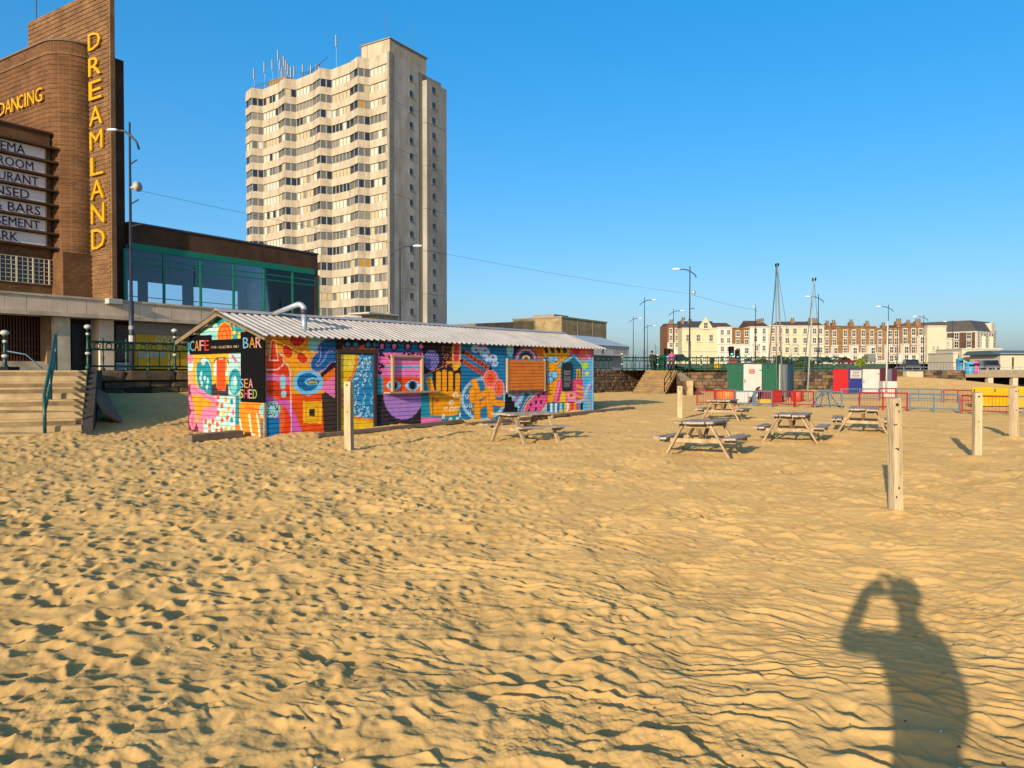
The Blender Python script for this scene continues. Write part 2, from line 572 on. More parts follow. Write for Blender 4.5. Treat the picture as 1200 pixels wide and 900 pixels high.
def make_sand():
    az = [np.linspace(-180, -60, 25)[:-1], np.linspace(-60, -38.5, 44)[:-1], np.linspace(-38.5, 38.5, 860)[:-1], np.linspace(38.5, 60, 44)[:-1], np.linspace(60, 180, 25)[:-1]]
    az = np.radians(np.concatenate(az))
    rr = [np.array([.35, .8, 1.2, 1.6, 2.0, 2.3])]
    r = 2.5
    out = []
    while r < 75:
        out.append(r)
        r += min(max(.62 * r * r / (900 * EYE), .006), .11 if r < 40 else .3)
    rr = np.concatenate([rr[0], np.array(out), np.array([78, 84, 95, 115, 150, 200, 300, 500, 900, 1800, 4000])])
    na, nr = len(az), len(rr)
    A, Q = np.meshgrid(az, rr)
    x = (Q * np.sin(A)).ravel(); y = (Q * np.cos(A)).ravel()
    z = sand_base(x, y) + sand_detail(x, y)
    z = np.where(Q.ravel() > 76, -.05, z)
    n = na * nr
    co = np.empty((n + 1, 3)); co[:n, 0] = x; co[:n, 1] = y; co[:n, 2] = z; co[n] = (0, 0, 0)
    i = np.arange(nr - 1)[:, None]; j = np.arange(na)[None, :]; j2 = (j + 1) % na
    quads = np.stack([i * na + j, (i + 1) * na + j + 0 * i, (i + 1) * na + j2, i * na + j2], -1).reshape(-1, 4)
    tri = np.stack([np.full(na, n), np.arange(na), (np.arange(na) + 1) % na], -1)
    me = bpy.data.meshes.new('sand')
    nq, nt = len(quads), len(tri)
    me.vertices.add(n + 1); me.vertices.foreach_set('co', co.ravel())
    me.loops.add(nq * 4 + nt * 3)
    me.loops.foreach_set('vertex_index', np.concatenate([quads.ravel()[:], tri.ravel()]).astype(np.int32))
    me.polygons.add(nq + nt)
    st = np.concatenate([np.arange(nq) * 4, nq * 4 + np.arange(nt) * 3]).astype(np.int32)
    me.polygons.foreach_set('loop_start', st)
    me.polygons.foreach_set('use_smooth', np.ones(nq + nt, bool))
    me.update(calc_edges=True)
    if me.polygons[nq // 2].normal.z < 0:
        me.flip_normals()
    m, nn, l, b = new_mat('sand')
    geo = nn.new('ShaderNodeNewGeometry')
    t1 = nn.new('ShaderNodeTexNoise'); t1.inputs['Scale'].default_value = 1.1; t1.inputs['Detail'].default_value = 8; t1.inputs['Roughness'].default_value = .7
    t2 = nn.new('ShaderNodeTexNoise'); t2.inputs['Scale'].default_value = 420; t2.inputs['Detail'].default_value = 2
    for t in (t1, t2): l.new(geo.outputs['Position'], t.inputs['Vector'])
    rp = nn.new('ShaderNodeValToRGB')
    rp.color_ramp.elements[0].position = .32; rp.color_ramp.elements[0].color = (.405, .250, .088, 1)
    rp.color_ramp.elements[1].position = .70; rp.color_ramp.elements[1].color = (.54, .345, .130, 1)
    l.new(t1.outputs['Fac'], rp.inputs[0])
    mr = nn.new('ShaderNodeMapRange'); mr.inputs['To Min'].default_value = .72; mr.inputs['To Max'].default_value = 1.28
    l.new(t2.outputs['Fac'], mr.inputs[0])
    mx = nn.new('ShaderNodeMix'); mx.data_type = 'RGBA'; mx.blend_type = 'MULTIPLY'; mx.inputs[0].default_value = 1
    l.new(rp.outputs[0], mx.inputs[6]); l.new(mr.outputs[0], mx.inputs[7])
    l.new(mx.outputs[2], b.inputs['Base Color'])
    b.inputs['Roughness'].default_value = 1.0
    b.inputs['Diffuse Roughness'].default_value = 0.28
    b.inputs['Specular IOR Level'].default_value = 0.08
    t3 = nn.new('ShaderNodeTexNoise'); t3.inputs['Scale'].default_value = 75; t3.inputs['Detail'].default_value = 5; t3.inputs['Roughness'].default_value = .7
    l.new(geo.outputs['Position'], t3.inputs['Vector'])
    bp = nn.new('ShaderNodeBump'); bp.inputs['Strength'].default_value = .35; bp.inputs['Distance'].default_value = .006
    l.new(t3.outputs['Fac'], bp.inputs['Height']); l.new(bp.outputs[0], b.inputs['Normal'])
    me.materials.append(m)
    o = link('beach', me)
    tag(o, 'golden sand beach trodden into footprints and wind ripples', 'beach', kind='structure')
make_sand()

def sz(x, y):
    """height of the smooth sand at a spot"""
    return float(sand_base(np.array([x]), np.array([y]))[0])

# ------------------------------------------------------------------ land above the sea wall: promenade, road, lawn
PZ = 1.6
W_P0 = Vector((-14.0, 25.5)); W_P1 = W_P0 + WALL_D * 37.4; W_P2 = Vector((25.0, 58.0))
PROM = M('promenade_paving', '#8d8375', .9, .1, 1.5, .2)
back = W_P0 - WALL_D * 60
lv = [(back.x - .3, back.y + .2, PZ), (W_P0.x - .3, W_P0.y + .2, PZ), (W_P1.x - .2, W_P1.y + .3, PZ), (W_P2.x, W_P2.y + .3, PZ), (26, 72.9, PZ), (36.4, 72.9, PZ), (37.2, 76.8, PZ), (120, 76.8, PZ), (3000, 400, PZ), (3000, 3500, PZ), (-3000, 3500, PZ), (-3000, -200, PZ)]
nl = len(lv)
lf = [tuple(range(nl))] + [(i, (i + 1) % nl, nl + (i + 1) % nl, nl + i) for i in range(3, nl)]
o = link('promenade', poly_mesh('promenade', lv + [(x_, y_, -.6) for x_, y_, _ in lv], lf, PROM))
tag(o, 'paved promenade ground above the sea wall', 'ground', kind='structure')
ASPH = M('asphalt', '#4b4a49', .9, .1, 2)
rf = Frame(-16.5, 36.5, PZ + .004, math.atan2(.839, .545))
q = [rf.w(-60, 0, 0), rf.w(46, 0, 0), rf.w(46, 9, 0), rf.w(-60, 9, 0)]
o = link('road', poly_mesh('road', q, [(0, 1, 2, 3)], ASPH)); tag(o, 'asphalt seafront road behind the promenade', 'road', kind='structure')
LAWN = M('lawn', '#5b6b2a', .95, .2, 1.2, .4, 12, '#3f4c1e')
q = [(16, 66, PZ + .01), (32, 66, PZ + .01), (73, 150, 2.9), (30, 150, 2.9)]
o = link('lawn', poly_mesh('lawn', q, [(0, 1, 2, 3)], LAWN)); tag(o, 'sloping green lawn in front of the terrace', 'lawn', kind='structure')
q = [(30, 150.05, 2.9), (95, 150.05, 2.9), (190, 240, 2.9), (40, 240, 2.9)]
o = link('terrace_road', poly_mesh('terrace_road', q, [(0, 1, 2, 3)], ASPH)); tag(o, 'grey street in front of the far terrace', 'road', kind='structure')
# ------------------------------------------------------------------ sea wall, steps, fences
g = np.random.default_rng(21)
def stone_mesh(i):
    m = MB().cbox(-.5, .5, -.5, .5, -.5, .5, .09)
    gg = np.random.default_rng(100 + i)
    m.v = [(x + gg.normal(0, .022), y + gg.normal(0, .03), z + gg.normal(0, .022)) for x, y, z in m.v]
    return [m.mesh('stone', mt) for mt in (STONE, STONE2, STONE3)]
STONES = [stone_mesh(i) for i in range(4)]

def stone_run(parent, x0, x1, z0, z1, sw, sh, y=0.0, thick=.16, tone=(.45, .35, .2), joint=.02):
    z = z0
    while z < z1 - .05:
        h = min(sh * rnd.uniform(.85, 1.2), z1 - z)
        if z1 - z - h < sh * .4: h = z1 - z
        x = x0 - rnd.uniform(0, sw * .5)
        while x < x1:
            w = sw * rnd.uniform(.6, 1.45)
            a = max(x, x0); b = min(x + w, x1)
            if b - a > .12:
                k = rnd.choices((0, 1, 2), tone)[0]
                o = link('stone', STONES[rnd.randrange(4)][k], parent, ((a + b) / 2, y + rnd.uniform(-.025, .02), z + h / 2), None, (b - a - joint, thick, h - joint))
            x += w
        z += h

wf = Frame(W_P0.x, W_P0.y, 0, math.atan2(WALL_D.y, WALL_D.x))
wall = empty('sea_wall', wf.o, wf.rz, 'rough stone sea wall below the green railing behind the painted hut', 'sea wall')
MB().box(-1, 42.5, .0, .6, -.6, PZ - .22).build('wall_core', MORTAR, wall)
stone_run(wall, -.2, 8.0, -.1, .62, .7, .2, tone=(.25, .1, .65))
stone_run(wall, -.2, 8.0, .62, 1.22, .8, .2, tone=(.4, .15, .45))
stone_run(wall, -.2, 8.0, 1.22, PZ, 1.35, .38, thick=.3, tone=(.3, .65, .05), joint=.03)
stone_run(wall, 32.5, 42.5, 0.0, PZ, .5, .23, tone=(.3, .6, .1))

# the second stretch, beyond the far steps
w2 = empty('sea_wall', (W_P1.x + 3.6, 57.6, 0), math.atan2(.6, W_P2.x - W_P1.x), 'brown rubble stone sea wall behind the green and white kiosk', 'sea wall')
L2 = 14.5
MB().box(0, L2, .0, .6, -.6, PZ - .02).build('wall_core', MORTAR, w2)
stone_run(w2, 0, L2, 0, PZ, .5, .24, tone=(.45, .35, .2))
# flank wall that runs out beside the far steps
fl0 = G(806, 463); fl1 = P(792, 436, 56.5)
ff = Frame(fl1.x, fl1.y, 0, math.atan2(fl0.y - fl1.y, fl0.x - fl1.x))
flank = empty('flank_wall', ff.o, ff.rz, 'pale sloping stone flank wall right beside the far beach steps', 'wall')
Lf = (Vector((fl0.x, fl0.y)) - Vector((fl1.x, fl1.y))).length + 1.0
MB().prism([(0, -.3), (Lf, -.3), (Lf, .95), (0, PZ)], -.2, .2, 'y').build('wall_core', CONC, flank)
for i in range(9):
    for j in range(5):
        x = i * Lf / 9; zt = PZ - (PZ - .95) * (x + .3) / Lf
        if j * .3 + .32 < zt:
            link('stone', STONES[(i + j) % 4][1 if (i * j) % 3 else 0], flank, (x + Lf / 18 + (.1 if j % 2 else 0), -.22, j * .3 + .16), None, (Lf / 9 - .03, .1, .28))

# ---- beach steps
RISER = M('shade_dark_riser', '#8a7350', .95, .2, 1.6, .4, 20, '#5c4a32')  # patchy darker tone that paints in the shade lines between steps
def steps(name, bx, by, ux, uy, width, n, rise, run, label, landing=0.0, mat=CONC, side=True, z0=0.0):
    """bottom right corner, climbing direction; treads run to the left of it"""
    rz = math.atan2(uy, ux) - math.pi / 2            # local y = up the stair
    e = empty(name, (bx, by, z0), rz, label, 'steps')
    for i in range(n):
        m = MB()
        m.cbox(-width, 0, i * run, (i + 1) * run + .04, i * rise - (.3 if i == 0 else .05), (i + 1) * rise, .022)
        # worn edges
        m.v = [(x, y + (rnd.uniform(-.012, .012)), z + rnd.uniform(-.004, .004)) for x, y, z in m.v]
        m.build('step', mat, e)
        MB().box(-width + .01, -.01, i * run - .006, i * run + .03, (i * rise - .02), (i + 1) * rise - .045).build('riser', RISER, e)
    if landing:
        MB().cbox(-width, 0, n * run + .045, n * run + landing, -.3, n * rise - .003, .02).build('landing', mat, e)
    if side:
        MB().prism([(-.05, -.35), (n * run + landing, -.35), (n * run + landing, n * rise - .01), (n * run, n * rise - .01), (-.05, .10)], .003, .22, 'x').build('side_wall', M('stair_side_stone', '#3f362c', .95, .2, 2, .6), e)
    return e
ST_U = Vector((-.447, .894))
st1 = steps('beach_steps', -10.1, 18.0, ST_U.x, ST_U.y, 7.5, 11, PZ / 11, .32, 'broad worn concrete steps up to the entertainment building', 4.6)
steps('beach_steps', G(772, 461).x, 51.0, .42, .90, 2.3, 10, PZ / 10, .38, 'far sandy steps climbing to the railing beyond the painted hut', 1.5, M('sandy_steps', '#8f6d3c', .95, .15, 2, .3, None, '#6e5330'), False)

# dark posts and a low kerb along the right edge of the near steps
def railing(name, pts, label, cat='handrail', r=.03, posts=None, low=.45, mat=GREEN, rail2=True):
    o = pts[0]
    e = empty(name, o, 0, label, cat)
    top = [Vector(p) - Vector(o) + Vector((0, 0, .95)) for p in pts]
    MB().tube(top, r, 8).build('top_rail', mat, e, True)
    if rail2: MB().tube([p - Vector((0, 0, low)) for p in top], r * .8, 8).build('lower_rail', mat, e, True)
    for p in pts:
        q = Vector(p) - Vector(o)
        MB().tube([q - Vector((0, 0, .1)), q + Vector((0, 0, .97))], r, 8).build('post', mat, e, True)
    return e
STF = Frame(-10.1, 18.0, 0, math.atan2(ST_U.y, ST_U.x) - math.pi / 2)
rp_ = [STF.w(-.75, .12, .12), STF.w(-.75, 1.7, .75), STF.w(-.75, 3.4, 1.6)]
RAILG = M('rail_dark_green', '#1d4b46', .4, .2, 8)
railing('handrail', rp_, 'dark green tubular handrail down the near concrete steps', mat=RAILG, r=.04)
s2 = Frame(G(772, 461).x, 51.0, 0, math.atan2(.90, .42) - math.pi / 2)
railing('handrail', [s2.w(-.12, .2, .1), s2.w(-.12, 2.0, .8), s2.w(-.12, 3.8, 1.6)], 'thin dark handrail down the far sandy steps', mat=BLACK, r=.03)

# ---- ornamental green railing with white globes
def baluster_mesh(kind):
    m = MB()
    if kind:
        m.lathe([(.075, 0), (.075, .05), (.032, .10), (.032, .36), (.055, .43), (.032, .5), (.03, .86), (.045, .9), (.03, .96), (.045, 1.0), (.004, 1.12)], n=7)
    else:
        m.lathe([(.024, .1), (.024, .7), (.024, .72)], n=6)
    return m.mesh('baluster', GREEN, True)
def ring_mesh():
    m = MB(); n = 10
    pts = [(.1 * math.cos(2 * math.pi * k / n), 0, .82 + .1 * math.sin(2 * math.pi * k / n)) for k in range(n + 1)]
    m.tube(pts, .022, 5, 0, False)
    return m.mesh('ring', GREEN, True)
BAL = [baluster_mesh(0), baluster_mesh(1)]; RING = ring_mesh()
def post_parts(e, x, h=1.35, y=0):
    MB().lathe([(.09, 0), (.09, .12), (.055, .16), (.05, h * .5), (.07, h * .52), (.05, h * .56), (.045, h), (.07, h + .02)], (x, y, 0), 8).build('post', GREEN, e, True)
    MB().ball((x, y, h + .10), .10, 12, sq=(1.15, 1.15, .8)).build('globe', WHITE, e, True)
    MB().ball((x, y, h - .14), .06, 10).build('globe', WHITE, e, True)
    MB().ball((x, y, h * .42), .075, 10, sq=(1.2, 1.2, .8)).build('globe', WHITE, e, True)
def ornate_fence(fr, L, shown, postx, label, step=.36, h=1.35):
    e = empty('railing', fr.o, fr.rz, label, 'railing')
    for z, r in ((.96, .042), (.70, .032), (.14, .034)):
        MB().tube([(0, 0, z), (L, 0, z)], r, 6).build('rail', GREEN, e)
    k = 0
    for a, b in shown:
        x = a
        while x < b:
            link('baluster', BAL[k % 2], e, (x, 0, 0))
            link('ring', RING, e, (x + step / 2, 0, 0))
            x += step; k += 1
    for x in postx: post_parts(e, x, h)
    return e
ornate_fence(Frame(*wf.w(0, .15, PZ), wf.rz), 37.2, ((.1, 6.5), (32, 37.2)), (.0, 3.1, 34.5), 'ornate green iron railing with white globes above the near sea wall', .40)
ornate_fence(Frame(W_P1.x + 3.4, 57.8, PZ, .04), 14.6, ((.1, 14.6),), (.1, 3.4, 6.8, 10.2, 13.6), 'ornate green iron railing on the wall behind the green kiosk', .42, 1.05)
ornate_fence(Frame(W_P1.x + .6, W_P1.y + .6, PZ, .3), 2.6, ((.1, 2.6),), (.05,), 'short green railing at the head of the far steps', .35, 1.1)
e = empty('gate_post', P(6, 434, 21.5), 0, 'short green iron post with white globes at top of near steps', 'post')
post_parts(e, 0, .95); MB().box(-.25, .25, -.25, .25, -.05, .1).build('plinth', DARK, e)
MB().tube([(0, 0, .55), (.45, .2, .45), (.9, .25, 0.05)], .02, 6).build('hand_rail', BLUEG, e, True)
# boards leaning on the flank of the steps
b0 = P(112, 455, 21.6); b1 = P(132, 491, 20.4)
m = MB(); m.bar(Vector((0, 0, 0)), b1 - b0, .7, .07, 0, (.75, -.1, .5), .008)
o = m.build('leaning_board', M('brown_board', '#8a6446', .8, .2, 5, .3), None, False, b0)
tag(o, 'brown timber board leaning on the side of the near steps', 'board')
# ------------------------------------------------------------------ the painted beach hut
HF = Frame(-5.8, 18.0, 0, math.atan2(.774, .633))
HL, HW, HE, HR = 13.96, 3.54, 2.45, 3.02       # length, depth, eave and ridge heights
hut = empty('beach_hut', HF.o, HF.rz, 'long timber beach cafe hut painted all over with bright murals', 'hut')

def zf(x0, y0, s): return (x0, y0, s)
ZA = zf(300, 370, 6.0); ZB = zf(440, 380, 7.5); ZC = zf(560, 370, 6.925)
G1 = zf(215, 360, 12.0); G2 = zf(215, 435, 10.59); D1 = zf(305, 385, 12.0)

class Mural:
    """paint store of one wall: colour for each spot (along, height); shapes are given in sketch coordinates"""
    def __init__(s, W, Hh, res, onwall, base):
        s.nx = int(W / res) + 1; s.nz = int(Hh / res) + 1
        a = np.linspace(0, W, s.nx); z = np.linspace(0, Hh, s.nz)
        A, Z = np.meshgrid(a, z)
        s.W, s.H = W, Hh
        pts = onwall(A, Z)                       # world x,y,z arrays
        dx, dy, dz = pts[0], pts[1], pts[2] - EYE
        f = dy * CP - dz * SP; u = dy * SP + dz * CP
        s.px = 600 + FPX * dx / f; s.py = 450 - FPX * u / f
        s.c = np.empty((s.nz, s.nx, 3)); s.c[:] = lin(base)
    def put(s, m, col):
        s.c[m] = lin(col)
    def xy(s, z):
        return (s.px - z[0]) * z[2], (s.py - z[1]) * z[2]
    def rect(s, z, x0, y0, x1, y1, col):
        X, Y = s.xy(z); s.put((X >= x0) & (X <= x1) & (Y >= y0) & (Y <= y1), col)
    def ell(s, z, cx, cy, rx, ry, col, rot=0.0, clip=None):
        X, Y = s.xy(z); X = X - cx; Y = Y - cy
        a = R(rot); U = X * math.cos(a) + Y * math.sin(a); V = -X * math.sin(a) + Y * math.cos(a)
        m = (U / rx) ** 2 + (V / ry) ** 2 <= 1
        if clip == 'up': m &= Y <= 0
        if clip == 'down': m &= Y >= 0
        s.put(m, col)
    def ring(s, z, cx, cy, rx, ry, w, col, rot=0.0):
        X, Y = s.xy(z); X = X - cx; Y = Y - cy
        a = R(rot); U = X * math.cos(a) + Y * math.sin(a); V = -X * math.sin(a) + Y * math.cos(a)
        s.put(((U / rx) ** 2 + (V / ry) ** 2 <= 1) & ((U / (rx - w)) ** 2 + (V / (ry - w)) ** 2 >= 1), col)
    def inside(s, z, pts):
        X, Y = s.xy(z); m = np.zeros(X.shape, bool)
        n = len(pts)
        for i in range(n):
            x0, y0 = pts[i]; x1, y1 = pts[(i + 1) % n]
            if y0 == y1: continue
            c = (Y > min(y0, y1)) & (Y <= max(y0, y1))
            m ^= c & (X < x0 + (Y - y0) / (y1 - y0) * (x1 - x0))
        return m
    def poly(s, z, pts, col):
        s.put(s.inside(z, pts), col)
    def near(s, z, pts, closed=False):
        X, Y = s.xy(z); d = np.full(X.shape, 1e9)
        seq = list(zip(pts[:-1], pts[1:])) + ([(pts[-1], pts[0])] if closed else [])
        for (x0, y0), (x1, y1) in seq:
            L = max(1e-6, (x1 - x0) ** 2 + (y1 - y0) ** 2)
            t = np.clip(((X - x0) * (x1 - x0) + (Y - y0) * (y1 - y0)) / L, 0, 1)
            d = np.minimum(d, np.hypot(X - x0 - t * (x1 - x0), Y - y0 - t * (y1 - y0)))
        return d
    def line(s, z, pts, w, col, closed=False):
        s.put(s.near(z, pts, closed) <= w / 2, col)
    def dots(s, z, pts, rx, ry, col):
        for x, y in pts: s.ell(z, x, y, rx, ry, col)

OR, AM, YE, RD, PK, MG = '#f28a10', '#f2a012', '#f4c41c', '#e8430f', '#ea78b0', '#d860b8'
LB, BL, TE, MI, DK, CY = '#7cc8e8', '#1470a8', '#1e98a4', '#bdeee4', '#241a20', '#9fd8e0'

def bez(pts, n=8, closed=False):
    """smooth curve through points"""
    out = []; k = len(pts)
    rng = range(k if closed else k - 1)
    for i in rng:
        p0 = pts[(i - 1) % k] if closed or i > 0 else pts[i]; p1 = pts[i]; p2 = pts[(i + 1) % k]
        p3 = pts[(i + 2) % k] if closed or i + 2 < k else pts[(i + 1) % k]
        for j in range(n):
            t = j / n
            out.append(tuple(.5 * (2 * p1[q] + (p2[q] - p0[q]) * t + (2 * p0[q] - 5 * p1[q] + 4 * p2[q] - p3[q]) * t * t + (3 * p1[q] - p0[q] - 3 * p2[q] + p3[q]) * t ** 3) for q in (0, 1)))
    if not closed: out.append(pts[-1])
    return out

def paint_long():
    f = HF
    c = Mural(HL, HE, .0165, lambda A, Z: (f.o.x + f.ax.x * A, f.o.y + f.ax.y * A, Z), DK)
    rg = random.Random(3)
    # --- first bay: sauce bottle, petals, fish
    c.rect(ZA, 0, 0, 480, 900, AM)
    c.rect(ZA, 60, 130, 110, 260, '#c98a4a')
    c.poly(ZA, [(60, 375), (200, 335), (236, 380), (250, 870), (60, 870)], RD)
    c.poly(ZA, [(60, 405), (150, 412), (236, 432), (238, 492), (150, 462), (60, 452)], PK)
    c.poly(ZA, [(60, 500), (238, 545), (242, 570), (60, 540)], '#c23a1c')
    c.ell(ZA, 100, 715, 102, 165, '#e86a20'); c.ell(ZA, 95, 720, 78, 130, MG)
    c.poly(ZA, bez([(60, 545), (150, 590), (250, 600), (300, 700), (350, 835), (245, 860), (245, 740), (200, 640), (60, 585)], 6, True), MG)
    c.rect(ZA, 245, 200, 265, 620, AM)
    c.poly(ZA, [(62, 285), (105, 262), (160, 262), (188, 285), (190, 345), (152, 376), (62, 378)], RD)
    c.poly(ZA, [(112, 178), (134, 178), (154, 312), (96, 312)], RD)
    wl_ = '#f0e4dc'
    c.line(ZA, [(62, 380), (152, 378), (191, 346), (191, 288), (160, 264)], 6, wl_)
    c.line(ZA, [(196, 324), (226, 345), (240, 390), (250, 860)], 6, wl_)
    c.line(ZA, [(110, 178), (94, 314), (156, 314), (136, 178)], 5, wl_)
    c.rect(ZA, 170, 440, 208, 495, CY); c.ell(ZA, 189, 440, 19, 20, CY); c.ell(ZA, 189, 495, 19, 18, CY)
    c.ell(ZA, 195, 550, 19, 24, CY)
    for (x, y, rx, ry, ro) in ((290, 165, 62, 55, 0), (222, 252, 38, 56, -22), (325, 297, 48, 38, 40)):
        c.ell(ZA, x, y, rx, ry, '#f9b860', ro); c.ell(ZA, x, y, rx - 7, ry - 7, '#de3a10', ro)
    for i in range(9):
        x = 248 + i * 15; c.line(ZA, [(x, 365 + (i % 3) * 6), (x + 4, 400 - (i % 2) * 8)], 5, '#f6c63a')
    c.poly(ZA, [(372, 150), (470, 150), (455, 230), (405, 265), (372, 235)], '#8ccfc8')
    sq = bez([(610, 195), (530, 195), (478, 215), (470, 275), (432, 315), (425, 352), (462, 345), (500, 300), (545, 285), (560, 240), (600, 215)], 6)
    c.poly(ZA, [(440, 420), (575, 300), (575, 390), (470, 440)], DK)
    c.line(ZA, sq, 82, '#c48ad4'); c.line(ZA, sq, 70, '#15649c'); c.line(ZA, bez([(590, 205), (540, 245), (500, 260), (485, 300), (440, 352), (425, 335), (452, 300), (455, 215)], 6), 7, '#a08ad8')
    c.poly(ZA, [(462, 435), (555, 362), (555, 480), (462, 470)], '#f0701c'); c.poly(ZA, [(465, 470), (555, 430), (558, 582), (462, 520)], PK)
    c.poly(ZA, [(255, 555), (420, 540), (462, 545), (478, 825), (335, 835), (250, 640)], '#ea520e')
    c.ell(ZA, 366, 470, 107, 88, LB); c.ell(ZA, 364, 465, 76, 62, '#1668a0'); c.ell(ZA, 398, 466, 56, 28, LB); c.ell(ZA, 402, 466, 46, 19, '#1668a0')
    for i in range(6): c.ell(ZA, 372 + i * 11, 466 + (i % 2) * 5, 6, 10, '#c8b030')
    c.rect(ZA, 330, 605, 462, 755, '#f7c21a'); c.rect(ZA, 346, 626, 444, 738, AM); c.rect(ZA, 358, 640, 430, 722, '#f7c21a'); c.rect(ZA, 373, 654, 412, 706, '#3a2412')
    c.poly(ZA, [(462, 540), (570, 590), (570, 815), (478, 820)], '#3b3129')
    c.ell(ZA, 112, 660, 58, 60, '#a6e2e2')
    for x, y in ((90, 625), (120, 622), (147, 640), (150, 672), (120, 692), (90, 685)): c.ring(ZA, x, y, 13, 16, 5, '#16202c')
    c.rect(ZA, 62, 716, 166, 900, '#1474ac'); c.rect(ZA, 0, 720, 66, 900, '#8a6a4a')
    # --- door surround and top band
    c.rect(ZA, 560, 120, 860, 800, '#2e2622')
    c.rect(ZA, 610, 205, 860, 246, '#ee6a1c'); c.rect(ZA, 600, 150, 860, 206, '#2a1a24')
    for x in (645, 700, 790, 840): c.ell(ZA, x, 200, 30, 34, '#1d1a22'); c.ell(ZA, x, 205, 17, 22, '#2a80b0')
    # --- face
    c.rect(ZA, 855, 130, 1260, 262, BL)
    for i, x in enumerate((885, 972, 1068, 1160, 1250)): c.ell(ZA, x, 215, 27, 33, '#1b1426'); c.ell(ZA, x, 215, 14, 19, PK)
    for x in (930, 1020, 1115, 1205): c.ell(ZA, x, 175, 22, 22, '#1b1426'); c.ell(ZA, x, 178, 11, 12, '#e8608c')
    c.rect(ZA, 855, 258, 1182, 432, '#ea70ae')
    for _ in range(95): c.ell(ZA, rg.uniform(858, 1178), rg.uniform(262, 428), rg.uniform(6, 12), rg.uniform(6, 11), '#1a1018', rg.uniform(0, 180))
    c.rect(ZA, 855, 432, 900, 555, '#2aa0b0')
    c.ell(ZA, 1035, 425, 145, 150, '#64b4cc', clip='up'); c.rect(ZA, 893, 380, 1178, 432, '#3a90b8')
    for k in range(6):
        c.ell(ZA, 918 + 47 * k, 325, 27, 32, PK); c.ell(ZA, 918 + 47 * k, 400, 27, 34, PK)
    c.rect(ZA, 893, 432, 1176, 552, '#f0501a')
    for x in (968, 1102):
        c.poly(ZA, bez([(x - 54, 490), (x, 452), (x + 54, 490), (x, 528)], 6, True), CY); c.ell(ZA, x, 490, 31, 35, '#2e88b4'); c.ell(ZA, x, 490, 22, 27, '#0d0c12')
    c.rect(ZA, 858, 550, 1185, 800, '#2c2028')
    for _ in range(120): c.ell(ZA, rg.uniform(862, 1180), rg.uniform(640, 775), 6, 3, '#4a3a40')
    c.ell(ZA, 1035, 550, 140, 182, '#a87cc8', clip='down')
    # --- hand
    c.rect(ZB, 418, 140, 760, 470, '#261a20'); c.rect(ZB, 400, 440, 765, 900, '#2090a8')
    c.rect(ZB, 0, 140, 12, 900, '#2c2028')
    c.poly(ZB, [(500, 440), (760, 380), (760, 600), (510, 600)], '#261a20')
    c.ell(ZB, 492, 312, 66, 88, '#8c84cc')
    for k in range(-5, 6):
        for j in range(-4, 5):
            x = 492 + k * 24 + (12 if j % 2 else 0); y = 312 + j * 21
            if ((x - 492) / 62) ** 2 + ((y - 312) / 84) ** 2 < 1: c.ring(ZB, x, y, 12, 11, 4, '#3c3478')
    for _ in range(60): c.ell(ZB, rg.uniform(582, 676), rg.uniform(190, 380), 5, 5, '#b06a40')
    c.poly(ZB, bez([(682, 165), (768, 165), (768, 300), (745, 370), (684, 398)], 5, True), '#f2b52a'); c.rect(ZB, 684, 165, 738, 322, '#e0607a')
    for y in (205, 255, 300): c.ell(ZB, 710, y, 20, 18, '#d03a30')
    c.line(ZB, [(632, 335), (742, 335)], 24, '#e8953a'); c.line(ZB, [(428, 450), (640, 348)], 7, '#d07a3a')
    H_ = '#f2a00c'
    c.poly(ZB, bez([(515, 590), (738, 590), (742, 740), (700, 800), (600, 808), (520, 800), (514, 700)], 6, True), H_)
    for x, y in ((555, 432), (607, 418), (661, 432), (722, 450)): c.line(ZB, [(x, y), (x, 620)], 42, H_)
    for x in (580, 634, 690): c.line(ZB, [(x, 470), (x, 585)], 11, '#261a20')
    c.line(ZB, bez([(470, 488), (490, 560), (500, 640), (505, 780)], 6), 50, H_); c.line(ZB, [(506, 640), (506, 805)], 9, '#5a2a1a')
    c.poly(ZB, [(526, 645), (568, 668), (526, 702)], '#ee5a1a')
    for x, y, r_ in ((705, 625, 26), (668, 690, 22), (620, 742, 15), (670, 748, 21), (712, 735, 16)): c.ell(ZB, x, y, r_, r_, '#f6ecd0'); c.ell(ZB, x + 2, y + 2, r_ * .62, r_ * .62, '#f2b63a')
    c.rect(ZB, 400, 820, 578, 900, PK)
    for x, y in ((596, 812), (660, 840), (720, 838), (750, 795)): c.ell(ZB, x, y, 15, 20, '#e6e8e0'); c.ell(ZB, x, y, 6, 9, '#e09090')
    # --- guitar and chips
    c.rect(ZB, 752, 140, 1180, 900, '#1a78a8')
    for j in range(7):
        for k in range(8): c.ring(ZB, 765 + k * 26 + (13 if j % 2 else 0), 390 + j * 24, 15, 14, 4, '#145c8c')
    for a, b in (((778, 245), (1005, 392)), ((765, 322), (958, 442))):
        c.line(ZB, [a, b], 40, '#241a24')
        for k in range(7):
            t = (k + .5) / 7; x = a[0] + (b[0] - a[0]) * t; y = a[1] + (b[1] - a[1]) * t
            c.ell(ZB, x, y, 13, 15, '#e05a30'); c.ell(ZB, x, y, 6, 8, '#2a2030')
        c.line(ZB, [(a[0], a[1] - 20), (b[0], b[1] - 20)], 5, '#e0603a'); c.line(ZB, [(a[0], a[1] + 20), (b[0], b[1] + 20)], 5, '#e0603a')
    for x, y, r_ in ((880, 215, 40), (925, 200, 48), (960, 245, 45), (985, 290, 40), (1030, 300, 42), (1050, 345, 30)): c.ell(ZB, x, y, r_, r_ * .9, '#a8d8e8')
